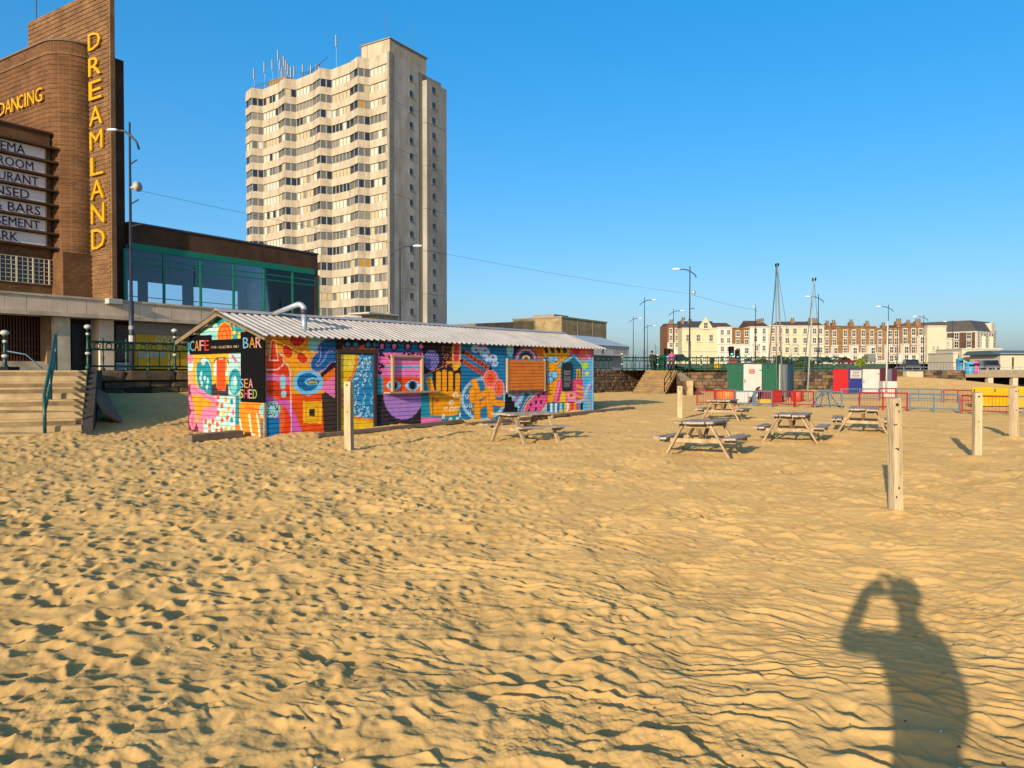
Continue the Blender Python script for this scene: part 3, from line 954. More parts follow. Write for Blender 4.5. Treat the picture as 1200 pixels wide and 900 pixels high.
    for x, y in ((885, 225), (928, 190), (965, 230), (1000, 275), (960, 295), (1035, 290), (1022, 335), (1055, 340), (915, 185), (955, 185)): c.ell(ZB, x, y, 13, 13, '#b85ab0')
    c.ell(ZB, 950, 655, 200, 192, '#a8c8d8', -25); c.ell(ZB, 950, 655, 176, 166, '#2080a8', -25)
    for x, y in ((805, 635), (795, 715), (835, 715), (825, 770)): c.ring(ZB, x, y, 15, 18, 6, '#dfe8ea')
    for a, b in (((868, 505), (905, 620)), ((852, 580), (852, 665)), ((875, 745), (1000, 660)), ((895, 690), (893, 830)), ((900, 640), (980, 600)), ((988, 545), (1012, 800)), ((1025, 680), (1112, 700)), ((1010, 560), (1030, 650))):
        c.line(ZB, [a, b], 58, '#d4640a'); c.line(ZB, [a, b], 48, '#f6a214')
    for x, y, rx, ry in ((1012, 478, 66, 78), (1085, 560, 48, 80)): c.ell(ZB, x, y, rx, ry, '#f08a9a'); c.ell(ZB, x, y, rx - 14, ry - 14, '#ee5030'); c.ring(ZB, x, y, rx - 24, ry - 28, 8, '#f0903a')
    c.poly(ZB, bez([(1200, 590), (1150, 690), (1110, 800), (1060, 850), (1300, 850), (1300, 640)], 5, True), '#1c1418')
    # --- hatch bay
    c.rect(ZC, 240, 240, 562, 900, '#2484a8')
    c.rect(ZC, 285, 240, 345, 352, '#241a2c'); c.rect(ZC, 440, 240, 532, 352, '#d8761c')
    for r_, cl in ((96, '#7a5aa0'), (80, '#e8a080'), (64, '#3a5ca0'), (48, '#16162c'), (34, '#f0d060'), (18, '#8a4a20')): c.ell(ZC, 392, 352, r_, r_ * 1.05, cl, clip='up')
    c.ell(ZC, 262, 280, 30, 50, '#9fd8e0')
    c.rect(ZC, 235, 600, 562, 900, '#8ecbd6')
    for x, y in ((290, 625), (340, 625), (320, 660), (345, 720), (375, 690), (300, 690), (450, 620)): c.ell(ZC, x, y, 17, 17, '#b868b8')
    c.poly(ZC, [(390, 606), (442, 672), (345, 800), (318, 800), (360, 690)], '#207c98'); c.line(ZC, [(345, 790), (390, 690), (430, 640)], 7, '#e8a8b8')
    for x, y in ((235, 650), (262, 668), (284, 705), (308, 752)): c.line(ZC, [(x, y), (x, 820)], 30, '#181014')
    wm = bez([(380, 800), (400, 715), (470, 645), (552, 598), (560, 700), (515, 770), (470, 810)], 6, True)
    c.line(ZC, wm, 14, '#f2d24a', True); c.poly(ZC, wm, '#e85a96')
    for x, y in ((495, 652), (534, 628), (430, 722), (472, 702), (512, 700), (470, 758), (415, 768)): c.ell(ZC, x, y, 8, 15, '#1a1014', 15)
    # --- hut picture
    c.rect(ZC, 532, 240, 765, 330, '#f5b81a'); c.rect(ZC, 562, 318, 856, 704, '#f5a216')
    for x in (555, 605, 655): c.ell(ZC, x, 278, 15, 26, '#3a3018', -20)
    c.ell(ZC, 705, 280, 20, 24, '#1c5a58')
    c.rect(ZC, 745, 240, 960, 352, '#ea6484'); c.ell(ZC, 868, 300, 36, 40, '#f07a3a'); c.ell(ZC, 800, 285, 32, 30, '#e83a50'); c.ell(ZC, 890, 340, 30, 30, '#f0a0b8')
    c.rect(ZC, 852, 350, 960, 800, '#6cb6da')
    for x, y, rx, ry in ((600, 360, 40, 22), (630, 352, 28, 16), (595, 345, 22, 16), (600, 490, 42, 34), (625, 480, 24, 30), (585, 520, 26, 26)): c.ell(ZC, x, y, rx + 5, ry + 5, '#2a2a38'); c.ell(ZC, x, y, rx, ry, '#8ccbe6')
    for x, y in ((680, 345), (625, 412), (590, 605)): c.line(ZC, [(x - 12, y), (x, y - 5), (x + 12, y)], 4, '#4a3010')
    c.poly(ZC, [(672, 420), (780, 335), (848, 410), (842, 525), (672, 525)], '#236c90'); c.line(ZC, [(662, 405), (780, 322), (856, 402)], 30, '#22283a'); c.line(ZC, [(662, 405), (780, 322), (856, 402)], 22, '#7cc4dc')
    c.rect(ZC, 800, 432, 830, 525, '#e8b02a'); c.rect(ZC, 806, 440, 824, 525, '#a87820')
    c.poly(ZC, [(650, 520), (855, 515), (856, 700), (612, 700)], '#e04a7c')
    for a, b in (((668, 515), (626, 700)), ((700, 520), (672, 700))): c.line(ZC, [a, b], 16, '#f08ab0')
    c.poly(ZC, [(682, 612), (720, 612), (712, 700), (660, 700)], '#f5c22a'); c.rect(ZC, 720, 612, 796, 695, '#f28ab4'); c.rect(ZC, 736, 625, 782, 668, '#f0c040'); c.rect(ZC, 744, 632, 774, 660, '#c83a6a')
    for y in (570, 610, 650): c.line(ZC, [(805, y), (848, y + 12)], 20, '#f2a22a')
    c.line(ZC, [(562, 318), (562, 704), (856, 704)], 5, '#3a2a1a')
    for x, y, r_, cl in ((868, 405, 27, '#b4dc3c'), (880, 532, 26, '#2cbce8'), (910, 575, 20, '#9a6ad0'), (885, 470, 16, '#f0d84a'), (875, 345, 20, '#f0708a')): c.ell(ZC, x, y, r_, r_, cl)
    c.line(ZC, bez([(905, 560), (880, 610), (875, 660), (845, 690), (800, 705)], 5), 24, '#bcc6d0'); c.line(ZC, bez([(875, 660), (900, 700), (910, 790)], 5), 20, '#a8b2c0')
    cols = [BL, '#e6eef0', '#2aa0b8', '#e6eef0', BL, '#a8d8e8', TE, '#f4c41c', '#e6eef0', '#ee7a20', '#e8432a', '#f2a012', '#e04a7c', '#2aa0b8']
    for k in range(14):
        x = 568 + k * 19; c.rect(ZC, x, 708, x + 19, 810, cols[k])
    c.rect(ZC, 660, 765, 690, 810, '#f4c41c'); c.rect(ZC, 730, 765, 800, 810, '#e04a6c')
    return c

def paint_gable():
    f = HF
    c = Mural(HW, HR, .015, lambda A, Z: (f.o.x + f.ay.x * (HW - A), f.o.y + f.ay.y * (HW - A), Z), '#20a0a8')
    rg = random.Random(5)
    c.ell(G1, 370, 320, 125, 130, '#c4efe6'); c.ell(G1, 300, 400, 130, 90, '#a4e2dc'); c.ell(G1, 440, 410, 70, 60, '#8ed8d0')
    c.ell(G1, 580, 400, 108, 198, '#f6b62a'); c.ell(G1, 580, 405, 94, 180, '#ff5f12'); c.ring(G1, 580, 410, 66, 128, 12, '#f89a3a'); c.ell(G1, 580, 430, 28, 90, '#f2800f')
    for x, y, a, b in ((715, 250, 24, 30), (715, 355, 24, 34), (845, 280, 30, 38), (788, 400, 28, 44), (900, 380, 20, 26)): c.ell(G1, x, y, a, b, '#f2d040')
    # below the sign
    c.rect(G1, 0, 640, 820, 1000, '#c8f0e8'); c.rect(G2, 0, -60, 700, 900, '#f3b27c')
    c.ell(G1, 95, 720, 46, 66, '#f080a8'); c.ell(G1, 90, 850, 42, 52, '#c4efe6')
    c.rect(G1, 135, 640, 642, 1000, '#f8ba1a'); c.rect(G2, 125, -60, 560, 200, '#f8ba1a')
    c.ell(G1, 290, 850, 104, 145, '#3a2a20'); c.ell(G1, 290, 852, 97, 138, '#c4efe6'); c.rect(G2, 155, -40, 345, 110, '#c4efe6')
    c.rect(G1, 226, 735, 246, 870, '#e88a3a')
    c.poly(G2, bez([(160, -60), (200, -110), (250, -70), (285, -130), (330, -60), (352, 60), (350, 290), (250, 240), (180, 170)], 6, True), '#1896a6')
    for x, y in ((220, 30), (262, 85), (225, 150), (290, 195), (300, 120), (210, 90)): c.ell(G2, x, y, 15, 34, '#bfece6')
    c.ell(G1, 530, 790, 108, 90, '#4a3020', clip='up'); c.ell(G1, 530, 800, 98, 82, '#d8f0e6', clip='up'); c.rect(G2, 375, -80, 555, 60, '#d8f0e6')
    c.rect(G1, 585, 690, 612, 900, '#c8a030')
    c.rect(G2, 410, -150, 522, 232, '#fb5310')
    c.poly(G2, [(345, 170), (400, 150), (420, 235), (520, 235), (530, 155), (585, 170), (590, 300), (345, 295)], '#46303a')
    c.rect(G2, 558, -80, 694, 300, '#b8ece4'); c.rect(G1, 640, 650, 782, 1000, '#b8ece4')
    c.ell(G2, 640, 130, 80, 160, '#1c9aa6'); c.ell(G2, 625, 160, 42, 110, '#7cd4d0'); c.ell(G2, 640, 120, 20, 60, '#d8f4ec')
    c.line(G1, [(690, 680), (735, 760)], 40, '#f080b4'); c.line(G1, [(690, 680), (735, 760)], 14, '#a04878')
    c.line(G2, [(350, 294), (694, 305)], 8, '#2a3038')
    # lower left: pink, amber, dotted mint
    c.rect(G2, 30, 170, 110, 900, '#8c3050'); c.poly(G2, [(90, 290), (200, 800), (60, 800)], '#7a2c48')
    c.poly(G2, [(250, 310), (645, 312), (640, 775), (190, 775)], '#c6f0ea')
    c.poly(G2, bez([(88, 180), (150, 175), (300, 280), (400, 325), (415, 400), (400, 590), (250, 600), (262, 775), (190, 775), (180, 600), (100, 300)], 4, True), '#f08ab2')
    c.poly(G2, [(100, 285), (200, 300), (345, 375), (355, 440), (260, 460), (215, 520), (185, 635), (130, 440)], '#f6aa18')
    c.line(G2, [(120, 215), (300, 320), (390, 370)], 8, '#c84a80')
    c.poly(G2, [(255, 600), (395, 590), (400, 775), (250, 775)], '#c6f0ea')
    c.line(G2, [(78, 320), (105, 470)], 36, '#f08ab2'); c.ell(G2, 115, 610, 44, 115, '#f08ab2'); c.ell(G2, 112, 620, 12, 60, '#f06a4a')
    O_, Y_, T_, P_ = '#f0662a', '#f6b62a', '#1c8ca0', '#f080b0'
    for x, y, cl in ((430, 325, O_), (525, 355, Y_), (597, 378, T_), (475, 432, O_), (420, 410, O_), (558, 470, Y_), (617, 508, P_), (428, 520, O_), (545, 578, O_), (598, 605, T_), (480, 605, O_), (420, 660, O_), (275, 625, O_), (365, 625, O_), (325, 675, O_), (408, 740, O_), (470, 730, O_), (525, 715, Y_), (597, 720, Y_), (325, 750, O_), (500, 520, '#f6d64a')):
        c.ell(G2, x, y, 19, 34, cl)
    c.rect(G2, 645, 310, 694, 665, '#1890a0'); c.rect(G2, 645, 660, 694, 780, '#f28a2a')
    # beneath the black sign
    c.rect(G2, 694, 380, 1060, 900, '#fa9a12')
    for k, x in enumerate((760, 800, 860)): c.line(G2, [(x - 40, 430 + 20 * k), (x + 60, 430 + 20 * k), (x + 60, 600)], 9, '#e8660c')
    for p in ([(815, 535), (835, 700), (845, 785), (880, 790)], [(910, 530), (935, 700), (945, 830)], [(700, 600), (715, 700), (745, 770)]): c.line(G2, p, 20, '#f8f2e0')
    c.ell(G2, 1010, 490, 70, 95, '#a6e2e2')
    for _ in range(9): c.ell(G2, rg.uniform(965, 1010), rg.uniform(420, 560), 6, 8, '#2a8a98')
    c.rect(G2, 955, 590, 1060, 900, '#8c7458')
    return c

def board_wall(mural, parent, axis, outline, nb, mat, length, height):
    """horizontal shiplap boards carrying the painted colours; axis X: along +x facing -y; Y: along -y (from HW) facing -x"""
    bh = height / nb
    for b in range(nb):
        z0 = b * bh
        zs = [z0 + .001, z0 + .012] + [z0 + .012 + (bh - .024) * k / 4 for k in range(1, 5)] + [z0 + bh - .001]
        ins = [.022, 0] + [0] * 4 + [.022]
        nx = mural.nx
        a = np.linspace(0, length, nx)
        A, Zr = np.meshgrid(a, np.array(zs))
        I_ = np.repeat(np.array(ins)[:, None], nx, 1)
        keep = np.ones(A.shape, bool)
        top = outline(A)
        Zc = np.minimum(Zr, top)
        valid = (Zr[:-1, :-1] < top[:-1, :-1] - 1e-4) & (Zr[:-1, 1:] < top[:-1, 1:] - 1e-4)
        if not valid.any(): continue
        wob = rnd.uniform(-.003, .003)
        if axis == 'X': co = np.stack([A, I_ + wob, Zc], -1)
        else: co = np.stack([I_ + wob, length - A, Zc], -1)
        iz = np.clip((Zc / mural.H * (mural.nz - 1)).round().astype(int), 0, mural.nz - 1)
        ix = np.clip((A / mural.W * (mural.nx - 1)).round().astype(int), 0, mural.nx - 1)
        colr = mural.c[iz, ix]
        nzr = len(zs)
        idx = np.arange(nzr * nx).reshape(nzr, nx)
        q = np.stack([idx[:-1, :-1], idx[:-1, 1:], idx[1:, 1:], idx[1:, :-1]], -1)[valid]
        used = np.unique(q); remap = np.full(nzr * nx, -1); remap[used] = np.arange(len(used))
        me = bpy.data.meshes.new('board')
        me.from_pydata(co.reshape(-1, 3)[used].tolist(), [], remap[q].tolist())
        at = me.attributes.new('paint', 'FLOAT_COLOR', 'POINT')
        cc = np.ones((len(used), 4)); cc[:, :3] = colr.reshape(-1, 3)[used]
        at.data.foreach_set('color', cc.ravel().astype(np.float32))
        me.materials.append(mat)
        link('board', me, parent)

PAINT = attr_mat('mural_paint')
lw = empty('long_wall', (0, 0, 0)); lw.parent = hut
gw = empty('gable_wall', (0, 0, 0)); gw.parent = hut
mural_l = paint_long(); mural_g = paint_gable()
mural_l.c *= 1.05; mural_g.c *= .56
board_wall(mural_l, lw, 'X', lambda A: np.full(A.shape, HE), 22, PAINT, HL, HE)
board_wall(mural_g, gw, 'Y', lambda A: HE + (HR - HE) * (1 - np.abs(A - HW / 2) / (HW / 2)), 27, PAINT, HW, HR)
INN = M('hut_inner_timber', '#4a3a2c', .9, .2)
m = MB(); m.prism([(.03, -.3), (HW, -.3), (HW, HE), (HW / 2, HR - .02), (.03, HE - .02)], .03, HL, 'x'); m.build('frame_walls', INN, hut)
TRIM = M('hut_trim', '#7d6a50', .8, .2, 5)
MB().box(-.022, .03, -.022, .03, -.1, HE + .02).build('corner_board', M('corner_board', '#7d8a80', .8, .2, 4, 0, None, '#8a5a3a'), hut)
MB().box(HL - .03, HL + .02, -.022, .03, -.1, HE).build('corner_board', M('corner_blue', '#6d93a8', .8, .2, 4), hut)

# roof: box-profile metal sheets, each laid beside the next
ROOFM = M('roof_metal', '#a9a299', .5, .1, 1.5, .05, 30, '#8f887f', metal=.0, spec=.5)
slope = (HR - HE) / (HW / 2)
pitch_ = .21; per = 5
def sheet_mesh(side):
    m = MB(); prof = []
    for k in range(per):
        x = k * pitch_
        prof += [(x, 0), (x + .075, 0), (x + .10, .038), (x + .175, .038), (x + .20, 0)]
    prof.append((per * pitch_ + .03, 0))
    y0, y1 = (-.30, HW / 2 - .01) if side == 0 else (HW + .30, HW / 2 + .01)
    rows = []
    vs = []
    ny = 4
    for j in range(ny + 1):
        y = y0 + (y1 - y0) * j / ny
        zb = HR + .03 - slope * abs(y - HW / 2)
        for (x, h) in prof: vs.append((x, y, zb + h))
    n = len(prof); fs = []
    for j in range(ny):
        for k in range(n - 1): fs.append((j * n + k, j * n + k + 1, (j + 1) * n + k + 1, (j + 1) * n + k))
    m.add(vs, fs)
    return m.mesh('roof_sheet', ROOFM)
SH = [sheet_mesh(0), sheet_mesh(1)]
nsh = 14
roof = empty('roof', (0, 0, 0)); roof.parent = hut
for i in range(nsh):
    for sd in (0, 1):
        link('roof_sheet', SH[sd], roof, (-.20 + i * per * pitch_, 0, rnd.uniform(0, .006)))
m = MB(); xr0, xr1 = -.22, -.20 + nsh * per * pitch_
m.prism([(HW / 2 - .2, HR - .2 * slope + .085), (HW / 2, HR + .10), (HW / 2 + .2, HR - .2 * slope + .085), (HW / 2, HR + .075)], xr0, xr1, 'x'); m.build('ridge_cap', ROOFM, roof)
for sd in (-1, 1):
    m = MB(); y1 = HW / 2 + sd * (HW / 2 + .30)
    m.bar((-.17, HW / 2, HR - .035), (-.17, y1, HR - .035 - slope * abs(y1 - HW / 2)), .04, .05 if sd < 0 else .10); m.build('barge_board', TRIM, roof)
    for t in (.3, .62, .95):
        yy = HW / 2 + sd * (HW / 2 + .1) * t
        MB().box(-.15, 0, yy - .04, yy + .04, HR - .13 - slope * abs(yy - HW / 2), HR - .03 - slope * abs(yy - HW / 2)).build('purlin_end', TRIM, roof)

# black cafe sign on the gable
def gy(z, x, y):
    """sketch point on the gable -> local (y, z)"""
    return HF.onX(z[0] + x / z[2], z[1] + y / z[2], -.03)
sign = empty('cafe_sign', (0, 0, 0)); sign.parent = hut
def gbox(z, x0, y0, x1, y1, name, mat, parent, t0=.015, t1=.04, zz=None):
    a = gy(z, x0, y0); b = gy(z, x1, y1)
    m = MB(); m.cbox(-t1, -t0, b[0], a[0], min(a[1], b[1]), max(a[1], b[1]), .004)
    return m.build(name, mat, parent)
gbox(G1, 88, 405, 386, 655, 'sign_board', BLACK, sign)
gbox(G1, 386, 462, 806, 640, 'sign_board', BLACK, sign, .016, .038)
a = gy(G1, 806, 352); b = gy(G2, 1012, 392)
MB().cbox(-.042, -.014, b[0], a[0], b[1], a[1], .004).build('sign_board', BLACK, sign)
LBL = M('letter_blue', sunny('#86c4ee', 2.4), .7, .05); LAM = M('letter_amber', sunny('#f4a21c', 2.4), .7, .05); LPK = M('letter_pink', sunny('#f6b4a8', 2.4), .7, .05)
LRD = M('letter_red', sunny('#e8402e', 2.4), .7, .05); LYE = M('letter_yellow', sunny('#f0d43c', 2.4), .7, .05); LGR = M('letter_green', sunny('#a8d860', 2.4), .7, .05); LMG = M('letter_magenta', sunny('#d85a9a', 2.4), .7, .05); LWH = M('letter_white', sunny('#e8e4da', 2.4), .7, .05)
def gtext(z, t, mats, x0, y0, x1, y1, gap=.06, th=.012):
    a = gy(z, x0, y1); b = gy(z, x1, y0)
    W = a[0] - b[0]; n = len(t); k = 0
    for i, ch in enumerate(t):
        if ch == ' ': continue
        w = W / n
        letter(sign, ch, (-.043, a[0] - i * w - w * gap, a[1]), w * (1 - 2 * gap), b[1] - a[1], mats[k % len(mats)], 'Y', th); k += 1
gtext(G1, 'CAFE', (LBL, LAM, LPK, LRD), 100, 462, 372, 618)
gtext(G1, 'BAR', (LBL, LAM, LPK), 845, 415, 1112, 578)
gtext(G1, 'FOOD COLLECTION ONLY', (LAM, LPK, LYE, LWH, LGR, LPK), 396, 535, 792, 582, .05, .006)
gtext(G2, 'SEA', (LBL, LAM, LPK), 705, 95, 872, 205)
gtext(G2, 'SHED', (LYE, LMG, LPK, LGR), 705, 228, 925, 332)

# door and hatches on the long side
def lx(z, x, y, yy=-.03):
    return HF.onY(z[0] + x / z[2], z[1] + y / z[2], yy)
door = empty('door', (0, 0, 0)); door.parent = hut
a = lx(ZA, 572, 262); b = lx(ZA, 846, 790)
FRB = M('door_frame_brown', '#3a2f28', .7, .1)
MB().box(a[0], a[0] + .09, -.05, -.005, b[1], a[1]).build('jamb', FRB, door)
MB().box(b[0] - .09, b[0], -.05, -.005, b[1] + .0, a[1]).build('jamb', FRB, door)
MB().box(a[0] - .05, b[0] + .05, -.06, -.005, a[1], a[1] + .1).build('lintel', FRB, door)
def paint_door():
    W = b[0] - a[0] - .2; Hd = a[1] - b[1] - .02
    f = Frame(*HF.w(a[0] + .1, -.02, b[1]), HF.rz)
    c = Mural(W, Hd, .016, lambda A, Z: (f.o.x + f.ax.x * A, f.o.y + f.ax.y * A, Z + f.o.z), '#f2c318')
    rg = random.Random(9)
    edge = bez([(715, 260), (716, 330), (688, 420), (640, 500), (612, 590), (632, 660), (700, 705), (790, 722), (860, 730)], 8)
    c.rect(ZA, 600, 260, 700, 380, '#e8cc30')
    c.line(ZA, edge, 40, '#f08a16')
    c.poly(ZA, edge + [(860, 260)], '#1c86b6')
    band = c.near(ZA, edge) < 95
    blue = c.inside(ZA, edge + [(860, 260)])
    X, Y = c.xy(ZA)
    for _ in range(420):
        x = rg.uniform(610, 845); y = rg.uniform(265, 730)
        mm = (np.hypot(X - x, Y - y) < 4.6) & band & blue
        c.put(mm, '#dcecf0')
    for x0, y0 in ((790, 300), (800, 400), (760, 540), (815, 540), (775, 640)):
        c.line(ZA, bez([(x0, y0), (x0 + 10, y0 + 25), (x0 - 8, y0 + 55), (x0 + 6, y0 + 85)], 5), 4, '#bfe0ec')
    for _ in range(20): c.ell(ZA, rg.uniform(600, 690), rg.uniform(285, 380), 6, 6, '#f6e27a')
    return c, W, Hd, a[0] + .1, b[1]
mu, W, Hd, ox, oz = paint_door()
dl = empty('door_leaf', (ox, -.022, oz)); dl.parent = door
board_wall(mu, dl, 'X', lambda A: np.full(A.shape, Hd), 13, PAINT, W, Hd)
MB().box(.06, .09, -.06, 0, Hd * .48, Hd * .55).build('handle', STEEL, door, False, (ox, -.02, oz))

hatch = empty('serving_hatch', (0, 0, 0)); hatch.parent = hut
a = lx(ZA, 950, 292); b = lx(ZA, 1170, 528)
PALE = M('pale_timber', '#a88c6c', .8, .15, 6)
MB().cbox(a[0], a[0] + .07, -.09, -.004, b[1], a[1], .006).build('frame_side', PALE, hatch)
MB().cbox(b[0] - .07, b[0], -.09, -.004, b[1], a[1], .006).build('frame_side', PALE, hatch)
MB().cbox(a[0] - .02, b[0] + .02, -.095, -.004, a[1], a[1] + .06, .006).build('frame_top', PALE, hatch)
MB().cbox(a[0] - .25, b[0] + .55, -.26, -.004, b[1] - .05, b[1], .008).build('shelf', PALE, hatch)
shut = empty('shutter', (0, 0, 0)); shut.parent = hut
a = lx(ZC, 246, 358, -.05); b = lx(ZC, 540, 598, -.05)
OSH = M('orange_shutter', '#d97a1e', .6, .12, 4, .1, None, '#b8601a')
n = 9; hh = (a[1] - b[1]) / n
for i in range(n):
    MB().cbox(a[0], b[0], -.065, -.012, b[1] + i * hh, b[1] + (i + 1) * hh - .008, .008).build('board', OSH, shut)
MB().box(a[0] - .06, a[0], -.075, -.006, b[1] - .05, a[1] + .05).build('frame_side', PALE, shut)
MB().box(b[0], b[0] + .06, -.075, -.006, b[1] - .05, a[1] + .05).build('frame_side', PALE, shut)
MB().box(a[0] - .06, b[0] + .06, -.11, -.006, b[1] - .09, b[1] - .05).build('sill', M('sill_brown', '#5a4030', .8, .1), shut)
a = lx(ZC, 686, 380, -.03); b = lx(ZC, 760, 608, -.03)
mb = MB().cbox(a[0], b[0], -.04, -.006, b[1], a[1], .004).build('menu_board', M('menu_black', '#17171b', .5, .1), hut)
m = MB()
for k in range(17):
    z = a[1] - .3 - k * (a[1] - b[1] - .4) / 17
    if k in (5, 11): continue
    x = a[0] + .08
    while x < b[0] - .12:
        w = rnd.uniform(.05, .16); m.box(x, min(x + w, b[0] - .07), -.0425, -.0405, z, z + .018); x += w + .03
m.build('menu_lines', M('chalk_grey', '#8d8f92', .8, .1), mb)
# flue pipe
fl = empty('flue_pipe', HF.w(1.25, .45, HE + .15), HF.rz, 'bent galvanised flue pipe rising from the hut roof', 'pipe')
GALV = M('galvanised', '#b9bcc0', .35, .12, 3, 0, None, '#8f9498', metal=.4)
f0 = P(357, 388, HF.w(1.25, .45, 0).y); f1 = P(356, 366, f0.y)
fq = lambda p: Vector(HF.loc(p)) - Vector((1.25, .45, HE + .15))
MB().tube([fq(f0) - Vector((0, 0, .15)), fq(f1)], .068, 14).build('riser', GALV, fl, True)
MB().tube([fq(f1) - Vector((0, 0, .05)), fq(f1) + Vector((0, 0, .06))], .08, 14).build('collar', M('collar_dark', '#33343a', .5, .1), fl, True)
bx_ = fq(f1) + Vector((0, 0, .06)); far_ = fq(P(314, 371, f0.y + 1.3))
MB().tube([bx_, bx_ + Vector((0, .0, .06)), bx_ + Vector((-.03, .05, .12)), bx_ + Vector((-.1, .12, .14))], .072, 14).build('elbow', GALV, fl, True)
MB().tube([bx_ + Vector((-.09, .11, .14)), far_], .066, 14).build('horizontal_run', GALV, fl, True)

# loose timbers along the foot of the hut
TIM = M('driftwood', '#7d6a54', .95, .2, 4, .5, 25, '#54463a')
def timber(p0, p1, w, h, label):
    p0 = Vector(p0); p1 = Vector(p1)
    o = MB().bar((0, 0, 0), p1 - p0, w, h, 0, (0, 0, 1), .012).build('timber_beam', TIM, None, False, p0)
    tag(o, label, 'timber', 'timbers around the hut')
timber(G(220, 514, .08), G(281, 508, .10), .3, .16, 'short grey timber lying in sand under the cafe signs')
timber(HF.w(.9, -.75, .05), HF.w(6.3, -.45, .10), .16, .10, 'long pale timber in the sand below the yellow door')
timber(HF.w(6.1, -.8, .03), HF.w(11.2, -.7, .09), .15, .09, 'thin timber edging in the sand under the hand mural')
timber(HF.w(10.2, -.55, .05), HF.w(16.2, -.35, .10), .3, .12, 'long timber sleeper running past the far end of the hut')
# ------------------------------------------------------------------ brick entertainment building with the tall fin
DF = Frame(-28.7, 55.0, PZ, math.atan2(.843, .537))
dream = empty('entertainment_building', DF.o, DF.rz, 'brown brick cinema and ballroom with tall fin lettered in yellow', 'building')
BR1 = brick_mat('brick_brown', sunny('#96633a', 2.15), sunny('#70452a', 2.15), sunny('#a88660', 2.15), .24, .085)
BR2 = brick_mat('brick_light_brown', sunny('#a87a50', 2.1), sunny('#84593a', 2.1), sunny('#b89872', 2.1), .24, .085)
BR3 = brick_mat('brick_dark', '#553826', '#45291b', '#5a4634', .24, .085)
ART = M('fascia_stone', '#d8bc9c', .8, .08, .8, .1, 30, '#bfa486')
PALES = M('pale_stone', '#cbb896', .85, .08, .8, .1, 30, '#9b8a6e')

# fin: broad face looks along -x, letters near the seaward edge
FT = 29.0 - 1.6
fin = MB().cbox(0, .26, -.30, 11.2, 5.1, FT, .03).build('fin', BR2, dream)
m = MB(); z = 5.6
while z < FT - .3:                                   # projecting brick courses
    m.box(-.05, .001, -.06, 11.15, z, z + .17); z += .34
o = m.build('brick_course', BR2, fin); o['kind'] = 'stuff'
MB().box(-.06, .28, -.36, -.302, 5.2, FT).build('edge_pilaster', BR2, fin)
MB().cbox(-.45, .6, -.55, .4, 4.72, 5.1, .03).build('bracket', WHITE, fin)
MB().tube([(.2, 10.3, FT - .1), (.2, 10.3, FT + 5)], .05, 6).build('flag_pole', STEEL, fin)
# DREAMLAND down the fin
tops = [(35, 61), (64, 91), (92, 119), (122, 149), (151, 177), (182, 207), (209, 235), (237, 263), (267, 293)]
for ch, (ya, yb) in zip('DREAMLAND', tops):
    xa = 104.5 + (ya - 35) * .018; xb = 118.5 + (ya - 35) * .024
    p = DF.onX(xa, yb, -.12); q = DF.onX(xb, ya, -.12)
    letter(dream, ch, (-.08, p[0], p[1]), p[0] - q[0], q[1] - p[1], YELLOWL, 'Y', .14)
# main block with the rounded corner
def rounded_block(z0, z1, x0=-2.1, y0=2.5, rad=2.1, yb=26.0, x1=-.02, inset=0.0):
    poly = [(x1, yb), (x0 + inset, yb), (x0 + inset, y0 + rad)]
    for k in range(1, 13):
        t = math.pi * (1 + .5 * k / 12)
        poly.append((x0 + rad + (rad - inset) * math.cos(t), y0 + rad + (rad - inset) * math.sin(t)))
    if x0 + rad < x1 - .01: poly.append((x1, y0 + inset))
    return MB().prism(poly, z0, z1, 'z')
BT = 25.2 - 1.6
blk = rounded_block(5.0, BT).build('main_block', BR1, dream)
rounded_block(BT - .95, BT - .80, inset=-.07).build('brick_band', BR2, blk)
rounded_block(BT - .002, BT + .12, inset=-.10).build('coping', M('coping', '#6a5a48', .9, .1), blk)
m = MB(); z = 5.6
while z < BT - 1.2:
    t = rounded_block(z, z + .1, inset=-.035); m.add(t.v, t.f); z += .34
o = m.build('brick_course', BR1, blk); o['kind'] = 'stuff'
# DANCING
word = 'DANCING'; us = [(-3, 6), (6.5, 13.5), (14, 21.5), (21.5, 27.6), (29.3, 30.6), (32.5, 40), (41.5, 49.5)]
for ch, (xa, xb) in zip(word, us):
    yl = 112 - xa * .40; yh = 97 - xb * .345
    p = DF.onX(xa, yl, -2.25); q = DF.onX(xb, yh, -2.25)
    zz = 19.55
    letter(dream, ch, (-2.18, p[0], 19.35), p[0] - q[0], 1.02, YELLOWL, 'Y', .12)
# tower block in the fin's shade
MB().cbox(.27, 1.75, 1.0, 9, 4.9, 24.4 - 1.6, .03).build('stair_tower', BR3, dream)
MB().cbox(.43, .95, 1.2, 9, 22.9, 23.4, .03).build('tower_parapet', BR3, dream)
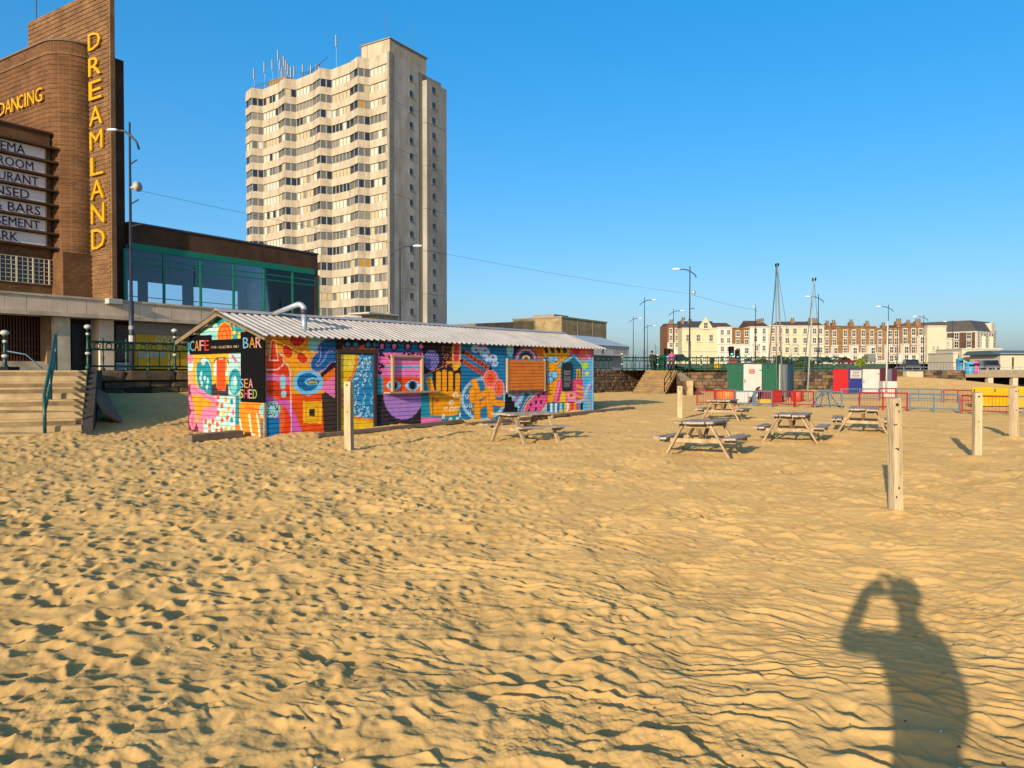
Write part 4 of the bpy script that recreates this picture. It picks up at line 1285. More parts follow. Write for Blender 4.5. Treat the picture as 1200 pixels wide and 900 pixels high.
# entrance block with the sign panels, seaward face at y = 3.8
EY = 3.8
MB().cbox(-16, -2.102, EY, 14, 5.0, 18.5 - 1.6, .03).build('entrance_block', BR1, dream)
MB().box(-16, -2.0, EY - .12, EY + .3, 18.45 - 1.6, 18.6 - 1.6).build('coping', BR3, dream)
rows = []
for (ya, yb) in ((163, 184), (180, 201.5), (198, 218), (215, 237), (233, 253), (250, 270), (268, 287)):
    rows.append((ya, yb))
words = ['CINEMA', 'BALLROOM', 'RESTAURANT', 'LICENSED', '& BARS', 'AMUSEMENT', 'PARK']
ends = [31, 41, 47, 36, 48, 48, 21]
LETM = M('maroon_letter', '#4a1418', .5, .1)
PANEL = M('sign_panel_white', '#e6e0d8', .6, .06, 1)
xe = DF.onY(52, 200, EY)[0]
zt = DF.onY(50, 173, EY)[1]; zb_ = DF.onY(50, 291, EY)[1]
rh = (zt - zb_) / 7
for i, w in enumerate(words):
    z1 = zt - i * rh; z0 = z1 - rh
    sp = MB().cbox(-14, xe, EY - .06, EY - .003, z0 + .17, z1 - .05, .01).build('sign_panel', PANEL, dream)
    xr = DF.onY(ends[i], 230, EY)[0]
    lw_ = rh * .62 * (.82 if i != 2 else .78)
    letter(sp, w, (xr - lw_ * len(w), EY - .06, z0 + .24), lw_ * len(w) * .97, rh * .60, LETM, 'X', .03)
    MB().cbox(-14.5, -1.75, EY - .42, EY - .002, z0 - .02, z0 + .14, .02).build('ledge', BR3, dream)
MB().cbox(-14.5, -1.75, EY - .5, EY - .002, zt - .04, zt + .12, .02).build('ledge', BR3, dream)
MB().box(xe + .02, xe + .10, EY - .05, EY - .004, zb_, zt - .05).build('panel_edge', PALES, dream)
# small-pane window below the panels
wx0 = -13; wx1 = DF.onY(76, 320, EY)[0]; wz1 = DF.onY(60, 305, EY)[1]; wz0 = DF.onY(60, 334, EY)[1]
gw_ = empty('window', (0, 0, 0)); gw_.parent = dream
MB().box(wx0, wx1, EY - .03, EY - .003, wz0, wz1).build('pane', glass_mat('pane_dark', '#20262a', .15), gw_)
FRC = M('window_cream', '#b9ab90', .7, .08)
n = int((wx1 - wx0) / .36)
for k in range(n + 1):
    x = wx1 - k * .36; w = .09 if k % 3 == 0 else .035
    MB().box(x - w, x, EY - .09 - (.04 if k % 3 == 0 else 0), EY - .031, wz0, wz1).build('mullion', FRC, gw_)
for k in range(7):
    z = wz0 + (wz1 - wz0) * k / 6
    MB().box(wx0, wx1 - .002, EY - .085, EY - .032, z - .025, z + .025).build('glazing_bar', FRC, gw_)
# low brick plinth between the curved corner and the fin
MB().box(-2.09, -.03, 2.3, 4, 4.9, 8.4).build('brick_plinth', BR1, dream)

# stone fascia over the shops, one slab after another
FZ1, FZ0 = 5.05, 3.68
fasc = MB().box(-16, 24.5, .12, 12, FZ0 + .02, FZ1 - .02).build('canopy', ART, dream)
x = -16; k = 0
slab = MB().cbox(0, 1.28, 0, .12, FZ0 + .25, FZ1 - .12, .012).mesh('fascia_slab', [ART])
while x < 24.4:
    link('fascia_slab', slab, fasc, (x, rnd.uniform(-.008, .004), 0)); x += 1.3
MB().box(-16, 24.5, -.10, .115, FZ1 - .118, FZ1 + .03).build('cornice', PALES, fasc)
MB().box(-16, 24.5, -.14, .115, FZ0 - .02, FZ0 + .245).build('lower_moulding', PALES, fasc)
# ground floor set back under the canopy
GY = 1.6
MB().box(-16, 24.3, GY + .8, GY + 1.1, 0, FZ0).build('back_wall', M('shop_wall', '#55493c', .9, .1), dream)
def gpx(px, y=GY): return DF.onY(px, 420, y)[0]
def gbox2(px0, px1, y0, y1, z0, z1, name, mat, par=dream, c=.02):
    return MB().cbox(gpx(px0, y0), gpx(px1, y0), y0, y1, z0, z1, c).build(name, mat, par)
gbox2(65, 83, .5, 1.7, 0, FZ0 - .025, 'pier', PALES)
gbox2(55, 64, 1.0, 1.9, 0, FZ0 - .025, 'pier', M('pier_brown', '#7a6348', .9, .12))
gbox2(117, 134, .6, 1.8, 0, FZ0 - .025, 'pier', ART)
gbox2(84, 116, 2.0, 2.3, 0, FZ0 - .3, 'door', M('door_dark', '#14171b', .4, .1))
gbox2(136, 157, 1.5, 1.7, .7, FZ0 - .3, 'poster_board', M('poster_grey', '#5d544a', .8, .3, 3, 0, None, '#2f2a28'))
gbox2(136, 157, 1.5, 1.8, 0, .6, 'stall_riser', WHITE)
bb = gbox2(160, 268, 1.2, 1.5, .1, 2.75, 'billboard', M('billboard_yellow', '#c79a14', .7, .1, 1))
gbox2(158, 268, 1.3, 1.8, 2.76, FZ0 - .025, 'header', M('header_grey', '#8d867c', .8, .06))
BILLT = M('billboard_white', '#c4c4b8', .6, .1)
p = DF.onY(181, 404, 1.2); q = DF.onY(208, 394, 1.2)
letter(bb, 'GOOD', (p[0], 1.2, p[1]), q[0] - p[0], q[1] - p[1], BILLT, 'X', .02, shear=.2)
p = DF.onY(211, 403, 1.2); q = DF.onY(245, 394, 1.2)
letter(bb, 'TIMES', (p[0], 1.2, p[1]), q[0] - p[0], q[1] - p[1], BILLT, 'X', .02, shear=.2)
m = MB()
for k in range(9):
    p = DF.onY(162 + k * 3.6, 418, 1.2); q = DF.onY(164.8 + k * 3.6, 413, 1.2)
    m.box(p[0], q[0], 1.185, 1.199, p[1], q[1] - (.06 if k % 2 else 0))
m.build('lower_lettering', M('billboard_blue', '#8aa4b0', .6, .1), bb)
# folding steel gate and the steps behind the pier
gt = empty('folding_gate', (0, 0, 0)); gt.parent = dream
xg0, xg1 = -9.5, gpx(54, 2.0)
MB().box(xg0, xg1, 2.25, 2.35, .55, FZ0 - .05).build('dark_opening', DARK, gt)
GATE = M('gate_bronze', '#6b3f22', .5, .15)
k = 0; x = xg0
while x < xg1:
    MB().box(x, x + .055, 2.0, 2.06, .6, FZ0 - .06).build('gate_bar', GATE, gt); x += .19
for z in (.62, 1.1, 1.6, 2.1): MB().box(xg0, xg1, 2.062, 2.1, z, z + .05).build('gate_rail', GATE, gt)
for k in range(3): MB().cbox(-10, gpx(64, 1.0), .6 + k * .35, 2.4, k * .2, k * .2 + .2, .015).build('entrance_step', PALES, dream)

# glazed wing
wing = empty('glazed_wing', (0, 0, 0)); wing.parent = dream
BLUEI = M('hall_blue', '#5e80b4', .9, .08)
X0, X1 = 1.76, 20.2; WY = .45
gz0 = FZ1 + .03; gz1 = 9.35; pt = 10.85
MB().cbox(X0, X1, WY, 11, gz1, pt, .02).build('brick_parapet', BR3, wing)
MB().box(X0, X1 + .06, WY - .08, 11, pt, pt + .12).build('coping', M('coping_blue', '#4a5560', .8, .1), wing)
MB().box(X1 - .35, X1, WY, 1.3, gz0, gz1).build('end_pier', BR3, wing)
MB().box(X1 - .35, X1, 10.2, 11, gz0, gz1).build('end_pier', BR3, wing)
MB().box(X1 - .34, X1, 1.3, 10.2, gz1 - .5, gz1).build('end_wall_top', BLUEI, wing)
MB().box(X1 - .18, X1 - .02, 1.3, 10.2, gz0, gz1 - .5).build('added_end_fill', M('end_fill_pale', '#dfe4e6', .8, .05), wing)  # pale panel added behind the right-hand panes to brighten them
for k in range(1, 4): MB().box(X1 - .3, X1 - .2, 1.3 + k * 2.2, 1.42 + k * 2.2, gz0, gz1 - .5).build('end_mullion', BLUEI, wing)
MB().box(X1 - .3, X1 - .2, 1.3, 10.2, gz0 + 1.6, gz0 + 1.7).build('end_transom', BLUEI, wing)
MB().box(X0, X1 - .36, 1.5, 11, gz0 - .2, gz0 + .02).build('floor', M('hall_floor', '#6a6a70', .7, .1), wing)
# back wall of the hall with its own row of windows
ops = [(-.5, 3.2), (5.6, 6.6), (7.6, 8.8), (9.6, 13.2), (14.2, 19.4)]
xx = X0
for a_, b_ in ops + [(X1 - .36, X1 - .36)]:
    if a_ > xx: MB().box(xx, a_, 10.7, 11, gz0 + .02, gz1).build('back_wall_pier', BLUEI, wing)
    xx = b_
MB().box(X0, X1 - .36, 10.6, 10.7, gz0 + 2.8, gz1).build('back_wall_top', BLUEI, wing)
for a_, b_ in ops:
    for k in (1, 2): MB().box(a_, b_, 10.75, 10.8, gz0 + k * .7, gz0 + k * .7 + .07).build('transom', BLUEI, wing)
MB().box(X0 - .02, X0 + .1, .9, 10.6, gz0, gz1).build('side_wall', BLUEI, wing)
MB().box(X0, X1 - .36, WY + .3, 10.6, gz1 - .12, gz1 - .002).build('ceiling', BLUEI, wing)
# green frame
MB().box(X0 + .02, X1 - .36, WY - .05, WY + .12, gz1 - .42, gz1 + .06).build('frame_head', GREENW, wing)
ms = [DF.onY(px, 330, WY)[0] for px in (146.5, 192.5, 235.5, 274, 310, 343, 373.5)]
for i, x in enumerate(ms):
    MB().box(x - .09, x + .09, WY - .02, WY + .10, gz0, gz1 - .42).build('mullion', GREENW, wing)
    if i < 6:
        x2 = ms[i + 1]
        for zz in (gz1 - .95, gz1 - 1.42): MB().box(x + .09, x2 - .09, WY, WY + .09, zz - .045, zz + .045).build('transom', GREENW, wing)
        MB().box(x + .09, x2 - .09, WY + .04, WY + .055, gz0, gz1 - .42).build('pane', clear_glass('hall_glass', (.80, .87, .95)), wing)
# grey box and pipe behind the hut
# ------------------------------------------------------------------ concrete tower block with the zig-zag front
TF = Frame(-21.0, 135.0, PZ, R(58))
tower = empty('tower_block', TF.o, TF.rz, 'tall pale concrete tower block with zig-zag rows of windows', 'tower block')
TH, TL, TD = 54.9, 37.5, 14.6
NF = 19; FH = 2.80
TC1 = M('tower_concrete_pale', sunny('#ecdcc0'), .9, .12, .9, .1, 10, sunny('#bfae92'), streak=(1, 1, .3))
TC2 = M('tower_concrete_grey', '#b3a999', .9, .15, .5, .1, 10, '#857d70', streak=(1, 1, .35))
TC3 = M('tower_concrete_dark', '#8a8172', .9, .12, .5)
TFR = M('tower_window_frame', '#8f8a80', .6, .08)
GL = [glass_mat('tower_glass_dark', '#1c2126', .1), glass_mat('tower_glass_grey', sunny('#76766c'), .12), M('curtain_white', sunny('#fbf4dc'), .6, .1, 2), M('curtain_cream', sunny('#e6d2a4'), .6, .1, 2), M('curtain_grey', sunny('#a09a8c'), .6, .1, 2), M('curtain_red', sunny('#9a4a48'), .6, .1), M('curtain_gold', sunny('#d0a040'), .6, .1)]
PER = TL / 4.0
def zig():
    """plan of the front: (y along, x out) from the near corner away"""
    pts = [(0.0, -.6), (PER * .54, 0.0)]           # last flat bay by the corner
    for k in range(3):
        b0 = PER * (.54 + k)
        pts += [(b0 + PER * .13, -1.8), (b0 + PER * .46, -.62), (b0 + PER, 0.0)]
    b0 = PER * 3.54
    pts += [(b0 + PER * .13, -1.8), (b0 + PER * .46, -.62)]
    return pts
ZG = zig()
MB().box(.9, TD, .3, TL, -1.6, TH - .2).build('core', TC3, tower)
def strip(off, z0, z1, depth=.35):
    m = MB()
    for (ya, xa), (yb, xb) in zip(ZG[:-1], ZG[1:]):
        v = [(xa + off, ya, z0), (xb + off, yb, z0), (xb + off, yb, z1), (xa + off, ya, z1), (xa + off + depth, ya, z0), (xb + off + depth, yb, z0), (xb + off + depth, yb, z1), (xa + off + depth, ya, z1)]
        m.add(v, [(0, 1, 2, 3), (3, 2, 6, 7), (0, 4, 5, 1)])
    (ya, xa), (yb, xb) = ZG[0], ZG[-1]
    m.add([(xa + off, ya, z0), (xa + off, ya, z1), (2.0, ya, z1), (2.0, ya, z0)], [(0, 1, 2, 3)])
    m.add([(xb + off, yb, z0), (xb + off, yb, z1), (2.0, yb, z1), (2.0, yb, z0)], [(0, 1, 2, 3)])
    return m
rt = random.Random(11)
ztop = TH
for f_ in range(NF):
    zf1 = ztop - f_ * FH                 # top of the spandrel band
    s_ = strip(-.12, zf1 - 1.38, zf1, .5)
    s_.build('spandrel', TC1, tower)
    wz1 = zf1 - 1.38; wz0 = zf1 - FH
    for (ya, xa), (yb, xb) in zip(ZG[:-1], ZG[1:]):
        n = 5 if (yb - ya) > 4 else 2
        m = MB()
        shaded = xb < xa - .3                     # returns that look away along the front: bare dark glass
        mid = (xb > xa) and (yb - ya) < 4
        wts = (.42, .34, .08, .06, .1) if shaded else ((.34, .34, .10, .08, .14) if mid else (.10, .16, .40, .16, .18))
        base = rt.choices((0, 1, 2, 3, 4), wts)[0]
        if rt.random() < .02: base = rt.choice((5, 6))
        for k in range(n):
            t0, t1 = k / n, (k + 1) / n
            pa = (xa + (xb - xa) * t0, ya + (yb - ya) * t0); pb = (xa + (xb - xa) * t1, ya + (yb - ya) * t1)
            e_ = .10 / max(.3, math.hypot(pb[0] - pa[0], pb[1] - pa[1]))
            qa = (pa[0] + (pb[0] - pa[0]) * e_, pa[1] + (pb[1] - pa[1]) * e_); qb = (pb[0] - (pb[0] - pa[0]) * e_, pb[1] - (pb[1] - pa[1]) * e_)
            mi = base if rt.random() < .62 else rt.choices((0, 1, 2, 3, 4), wts)[0]
            o_ = .13
            z0, z1 = wz0 + .06, wz1 - .02
            m.add([(qa[0] + o_, qa[1], z0), (qb[0] + o_, qb[1], z0), (qb[0] + o_, qb[1], z1), (qa[0] + o_, qa[1], z1)], [(0, 1, 2, 3)], mi)
            for (u, w) in ((pa, qa), (qb, pb)):
                m.add([(u[0] + .06, u[1], wz0), (w[0] + .06, w[1], wz0), (w[0] + .06, w[1], wz1), (u[0] + .06, u[1], wz1), (u[0] + .16, u[1], wz0), (w[0] + .16, w[1], wz0), (w[0] + .16, w[1], wz1), (u[0] + .16, u[1], wz1)], [(0, 1, 2, 3), (0, 4, 7, 3), (1, 5, 6, 2)], 7)
        me = bpy.data.meshes.new('window'); me.from_pydata(m.v, [], m.f)
        for q_ in GL + [TFR]: me.materials.append(q_)
        me.polygons.foreach_set('material_index', m.m)
        link('window', me, tower)
# parapet above
strip(-.05, TH + .002, TH + .55, .4).build('parapet', TC1, tower)
# end wall: flush part, proud part, joints and little windows
YS = 7.85
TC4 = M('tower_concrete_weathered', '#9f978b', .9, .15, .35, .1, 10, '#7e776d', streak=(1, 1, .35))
def end_panel(x0, x1, y0, y1, z1, nm, mt=TC2):
    rows_ = 7; h = (z1 + 1.6) / rows_
    for k in range(rows_):
        MB().cbox(x0, x1, y0, y1, -1.6 + k * h + .02, -1.6 + (k + 1) * h - .02, .02).build(nm, mt, tower)
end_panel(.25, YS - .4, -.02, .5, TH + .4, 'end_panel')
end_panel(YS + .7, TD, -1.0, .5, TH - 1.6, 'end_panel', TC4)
MB().box(YS - .38, YS + .68, .02, .5, -1.6, TH - .5).build('recess_strip', TC3, tower)
MB().cbox(-.75, .24, -.06, .45, -1.6, TH + .55, .02).build('corner_fin', TC3, tower)
SW = MB(); SW.box(-.42, .42, -.03, 0, -.55, .55, 0); SW.box(-.36, -.03, -.05, -.031, -.48, .48, 1); SW.box(.03, .36, -.05, -.031, -.48, .48, 1); SW.box(-.5, .5, -.12, .0, -.66, -.56, 0)
swm = SW.mesh('window', [TFR, GL[0]])
for f_ in range(NF):
    zc = TH - 2.2 - f_ * FH
    link('window', swm, tower, (5.15, -.025, zc))
    link('window', swm, tower, (YS + 2.6, -1.005, zc - .7))
# far side wall's bays just showing past the edge
for f_ in range(NF):
    MB().box(TD, TD + .55, -.5, 5, TH - 2.6 - f_ * FH, TH - 1.3 - f_ * FH).build('rear_spandrel', TC2, tower)
# rooftop
rf_ = empty('roof', (0, 0, 0)); rf_.parent = tower
MB().cbox(2.0, 12.5, 2.2, 9, TH, TH + 4.2, .05).build('plant_room', TC1, rf_)
MB().box(1.8, 12.7, 2.0, 9.2, TH + 4.2, TH + 4.4).build('plant_room_cap', TC3, rf_)
MB().cbox(2, 7, 29, 34, TH, TH + 3.0, .05).build('lift_house', M('lift_house', '#8a6f4c', .9, .1), rf_)
ANT = M('antenna_grey', '#8a9094', .5, .1)
def aerial(y, x, h, pod=False, n=1):
    for k in range(n):
        xx, yy = x + rt.uniform(-.5, .5) * (n > 1), y + k * .9
        m = MB().tube([(xx, yy, TH), (xx, yy, TH + h)], .05, 6)
        if pod: m.box(xx - .2, xx + .02, yy - .13, yy + .13, TH + h - 1.9, TH + h + .2)
        m.build('aerial', ANT if pod else STEEL, rf_)
aerial(36.3, .5, 5.2, True); aerial(33.6, .8, 6.0, True)
for k in range(7): aerial(28.2 + k * .55, 1.0 + (k % 3), 7.6 - (k % 3) * .8 - abs(k - 3) * .5, True)
aerial(25, 1, 3.4, True, 2); aerial(23.5, 1.5, 3.6, True); aerial(19, 1.2, 2.8, True, 3)
aerial(14.0, .8, 6.8, True); aerial(12, 2, 4.5); aerial(7.5, 2, 5.5); aerial(10, 3, 7.5); aerial(3.6, 3, 9.5); aerial(2.8, 9, 9.5)
m = MB()
for k in range(8):
    y = 17 + k * .9; m.tube([(1.0, y, TH + .5), (1.0, y, TH + 1.6 + k * .05)], .05, 5)
m.tube([(1, 17, TH + 1.6), (1, 24, TH + 2.2)], .06, 5); m.tube([(1, 16.5, TH + 3.6), (1, 22, TH + 1.6)], .07, 5)
m.build('roof_rail', STEEL, rf_)
m = MB()
for k in range(10): m.tube([(.6, 29 + k * .8, TH + .5), (.6, 29 + k * .8, TH + 2.0)], .04, 5)
m.tube([(.6, 28.8, TH + 2.0), (.6, 36.5, TH + 2.0)], .05, 5); m.build('roof_rail', STEEL, rf_)

# ------------------------------------------------------------------ low buildings behind the hut
LF = Frame(XD(658, 120), 120, PZ, R(58))
low = empty('flat_roofed_building', LF.o, LF.rz, 'flat roofed buff brick building behind the far end of the hut roof', 'building')
hz = (434 - 372.5) / 900 * 120
BUFF = brick_mat('buff_brick', sunny('#c8ae7c'), sunny('#b0966a'), sunny('#c8b48c'), .3, .1)
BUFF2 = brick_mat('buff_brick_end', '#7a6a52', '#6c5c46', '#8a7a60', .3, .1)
MB().cbox(0, 16.5, 0, 9, 0, hz, .05).build('walls', BUFF, low)
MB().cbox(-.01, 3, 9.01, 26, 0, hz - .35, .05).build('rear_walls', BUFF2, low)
MB().box(-.1, 16.6, -.1, 9.1, hz, hz + .25).build('coping', TC3, low)
MB().cbox(3, 8, 3, 7, hz + .2, hz + .9, .05).build('roof_upstand', TC3, low)
for x in (5.5, 11): MB().box(x, x + .12, -.06, .0, 0, hz).build('downpipe', TC3, low)
PF = Frame(XD(735, 84), 84, PZ, R(57.5) )
pav = empty('shop_pavilion', PF.o, PF.rz, 'long low pavilion with pale blue metal roof behind the hut', 'building')
PR = M('pale_blue_roof', '#aab4b6', .7, .08, .5, .05, 20, '#98a2a6', spec=.15)
L_ = 39.0
MB().box(-L_, 0, .6, 5, 0, 1.9).build('walls', M('pavilion_wall', '#9a958a', .8, .1), pav)
MB().box(-L_ - .3, .5, 0, .35, 1.55, 2.55).build('fascia', M('pavilion_fascia', '#c2bdb2', .7, .08), pav)
m = MB(); m.prism([(-.2, 2.56), (5.4, 2.56), (5.4, 3.3), (3.5, 3.7)], -L_ - .5, .7, 'x'); m.build('roof', PR, pav)
MB().cbox(-6.3, -6.0, -.02, -.0, 1.7, 2.4, .002).build('shop_sign', M('sign_plum', '#5a2440', .6, .1), pav)
for k in range(7): MB().box(-3.6 + k * .5, -3.3 + k * .5, -.03, -.001, 1.8, 2.3).build('letter', TFR, pav)
KF = Frame(XD(443, 76), 76, PZ, R(57.5))
ks = empty('roof_kiosk', KF.o, KF.rz, 'small white box rising behind the hut roof below the tower', 'building')
MB().cbox(0, 3.0, 0, 2.2, 0, (434 - 369) / 900 * 76, .03).build('walls', M('kiosk_buff', '#a3906c', .8, .1), ks)
MB().cbox(-1.6, 3.4, -.3, 2.5, (434 - 369) / 900 * 76, (434 - 368) / 900 * 76 + .1, .03).build('roof', WHITE, ks)
# ------------------------------------------------------------------ things on the beach
def picnic_table():
    e = empty('picnic_table', (0, 0, 0))
    L = 1.55
    for k in range(5):
        w = .145
        x = -.37 + k * .15
        MB().cbox(x, x + w, -L / 2 + rnd.uniform(-.01, .01), L / 2 + rnd.uniform(-.01, .01), .69, .735, .006).build('top_plank', WOODT, e)
    for sx in (-1, 1):
        for k in range(2):
            x = sx * (.60 + k * .14)
            MB().cbox(x - .065, x + .065, -L / 2, L / 2, .40, .442, .006).build('seat_plank', WOODT, e)
    for y in (-.52, .52):
        for sx in (-1, 1):
            MB().bar((sx * .72, y, -.12), (sx * .26, y, .69), .045, .095, 0, (0, 1, 0), .006).build('leg', WOOD, e)
        MB().bar((-.76, y + .047, .355), (.76, y + .047, .355), .045, .085, 0, (0, 0, 1), .006).build('seat_bearer', WOOD, e)
        MB().bar((-.36, y + .047, .645), (.36, y + .047, .645), .045, .08, 0, (0, 0, 1), .006).build('top_bearer', WOOD, e)
        MB().bar((0, y * .9, .62), (0, y * .12, .37), .045, .07, 0, (1, 0, 0), .006).build('brace', WOOD, e)
    MB().bar((0, -.5, .36), (0, .5, .36), .045, .08, 0, (0, 0, 1), .006).build('centre_bearer', WOOD, e)
    return e
pt0 = picnic_table()
specs = [(3.62, 14.5, 62, .93, 'nearest weathered picnic table, standing left of the other three on the open sand'),
         (6.42, 17.55, 63, .93, 'weathered picnic table in the middle, left of the one near the tall post'),
         (9.15, 20.0, 64, .93, 'weathered picnic table farthest right, half behind the tall near post'),
         (6.75, 24.5, 63, .93, 'weathered picnic table farthest back, in front of the red barrier'),
         (.30, 17.25, 38, .93, 'weathered picnic table beside the painted hut, under the orange shutter')]
for i, (x, y, a_, s_, lb) in enumerate(specs):
    t_ = pt0 if i == 0 else copy_tree(pt0)
    t_.location = (x, y, sz(x, y) - .02); t_.rotation_euler = (R(rnd.uniform(-1, 1)), R(rnd.uniform(-1, 1)), R(a_ - 90)); t_.scale = (s_, s_, s_)
    for ch in t_.children:
        if ch.name.startswith(('top_plank', 'seat_plank')):
            ch.rotation_euler = (R(rnd.uniform(-.5, .5)), R(rnd.uniform(-1.2, 1.2)), R(rnd.uniform(-.7, .7))); ch.location = (0, rnd.uniform(-.025, .025), rnd.uniform(-.002, .004))
    tag(t_, lb, 'picnic table', 'picnic tables on the sand')

def beach_post(px, ytop, ybase, wpx, label, lean=0.0):
    b = G(px, ybase); D = b.y
    h = (ybase - ytop) / 900 * D; w = wpx / 900 * D / 2
    e = empty('timber_post', (b.x, b.y, sz(b.x, b.y)), rnd.uniform(-.3, .3), label, 'post', 'timber posts in the sand')
    m = MB(); n = 8; nz = 9
    for k in range(nz + 1):
        z = -.3 + (h + .3) * k / nz
        for j in range(4):
            sx, sy = ((-1, -1), (1, -1), (1, 1), (-1, 1))[j]
            m.v.append((sx * w * rnd.uniform(.93, 1.04) + lean * z, sy * w * rnd.uniform(.93, 1.04), z + (rnd.uniform(-.012, .012) if k == nz else 0)))
    for k in range(nz):
        for j in range(4):
            m.f.append((k * 4 + j, k * 4 + (j + 1) % 4, (k + 1) * 4 + (j + 1) % 4, (k + 1) * 4 + j)); m.m.append(0)
    m.f.append(tuple(nz * 4 + j for j in range(4))); m.m.append(0)
    m.build('shaft', POSTW, e)
    for zz in (h - .07, h * .55):
        MB().tube([(lean * zz, -w * 1.12, zz), (lean * zz, -w * .6, zz)], .018 if zz > h * .7 else .012, 8).build('bolt_hole', M('bolt_dark', '#2a221a', .8, .1), e)
    if h > 1.2 and wpx > 10:
        for k in range(6):
            xx = w * rnd.uniform(-.7, .7); zz = h * rnd.uniform(.08, .9)
            MB().ball((xx + lean * zz, -w * 1.0, zz), .011, 6, sq=(1, .4, rnd.uniform(.6, 1.6))).build('nail_hole', M('bolt_dark', '#2a221a'), e)
beach_post(1050, 470, 602, 11.5, 'tall pale post standing nearest, right of the picnic tables', -.03)
beach_post(409, 448, 527, 8.5, 'slim pale post in front of the yellow hut door')
beach_post(796.5, 455, 492, 5.5, 'small far post just left of the red barriers')
beach_post(1144.5, 462, 537, 8, 'pale post in front of the yellow panels, second from the picture edge')
beach_post(1188.5, 458, 515, 7, 'pale leaning post farthest right before the yellow panels', -.04)

# ---- low crowd barriers round the rides
def barrier_mesh(mat, solid=False):
    parts = []
    return parts
def barrier(p0, p1, mat, label, h=.68, bars=True, dense=False):
    p0 = Vector(p0); p1 = Vector(p1); L = (p1 - p0).length
    e = empty('barrier', p0, math.atan2(p1.y - p0.y, p1.x - p0.x), label, 'barrier', 'low barriers round the rides')
    MB().tube([(.02, 0, h), (L - .02, 0, h)], .028, 6).build('top_rail', mat, e)
    MB().tube([(.02, 0, .14), (L - .02, 0, .14)], .022, 6).build('bottom_rail', mat, e)
    n = 3 if L > 1.3 else 2
    for k in range(n):
        x = .03 + (L - .06) * k / (n - 1)
        MB().tube([(x, 0, -.1), (x, 0, h + .02)], .032, 6).build('upright', mat, e)
    m = MB(); k = 0; x = .1
    while x < L - .08:
        m.tube([(x, 0, .14), (x, 0, h)], .007 if not dense else .014, 4, 0, False); x += .11
    o = m.build('infill_bars', mat, e); o['kind'] = 'stuff'
    return e
RB = [(816, 475, 838, 475.5, RED, 'red barrier panel at the left end, behind the farthest picnic table', True),
      (838, 475.5, 861, 476, RED, 'red barrier panel, second from the left end', True),
      (861, 476, 884, 476.5, BLUEG, 'grey blue barrier panel in front of the green kiosk', False),
      (884, 476.5, 905, 477, BLUEG, 'grey blue barrier panel before the yellow crate', False),
      (905, 477, 931, 478, RED, 'red barrier panel at the foot of the grey mast', True),
      (931, 478, 954, 478.5, RED, 'red barrier panel in front of the orange drum', False),
      (955, 478.5, 987, 480, BLUEG, 'grey blue barrier panel left of the three colour kiosk', False),
      (1006, 481, 1064, 482.5, RED, 'wide red barrier panel in front of the three colour kiosk', False),
      (1065, 482.5, 1125, 484.5, BLUEG, 'wide grey blue barrier panel left of the yellow panels', False),
      (1126, 485, 1141, 486, RED, 'narrow red barrier panel at the corner by the yellow panels', False),
      (1142, 486, 1187, 487.5, RED, 'red barrier panel in front of the yellow panels', False),
      (1190, 487.5, 1240, 489, BLUEG, 'grey blue barrier panel cut off by the picture edge', False)]
for x0, y0, x1, y1, mt, lb, dn in RB:
    a_ = G(x0, y0); b_ = G(x1, y1)
    a_.z = sz(a_.x, a_.y); b_.z = a_.z
    barrier(a_, b_, mt, lb, dense=dn)
RB2 = [(985, 470, 1030, 470, BLUEG, 'back grey blue barrier before the blue and white kiosk panels'), (1030, 470, 1050, 470, RED, 'back red barrier at the red end of the kiosk'), (1050, 470, 1104, 471.5, BLUEG, 'back grey blue barrier on the sand right of the kiosk'),
       (1105, 472, 1140, 473, RED, 'back red barrier left of the yellow panels')]
for x0, y0, x1, y1, mt, lb in RB2:
    a_ = G(x0, y0); b_ = G(x1, y1); a_.z = sz(a_.x, a_.y); b_.z = a_.z
    barrier(a_, b_, mt, lb, .62)

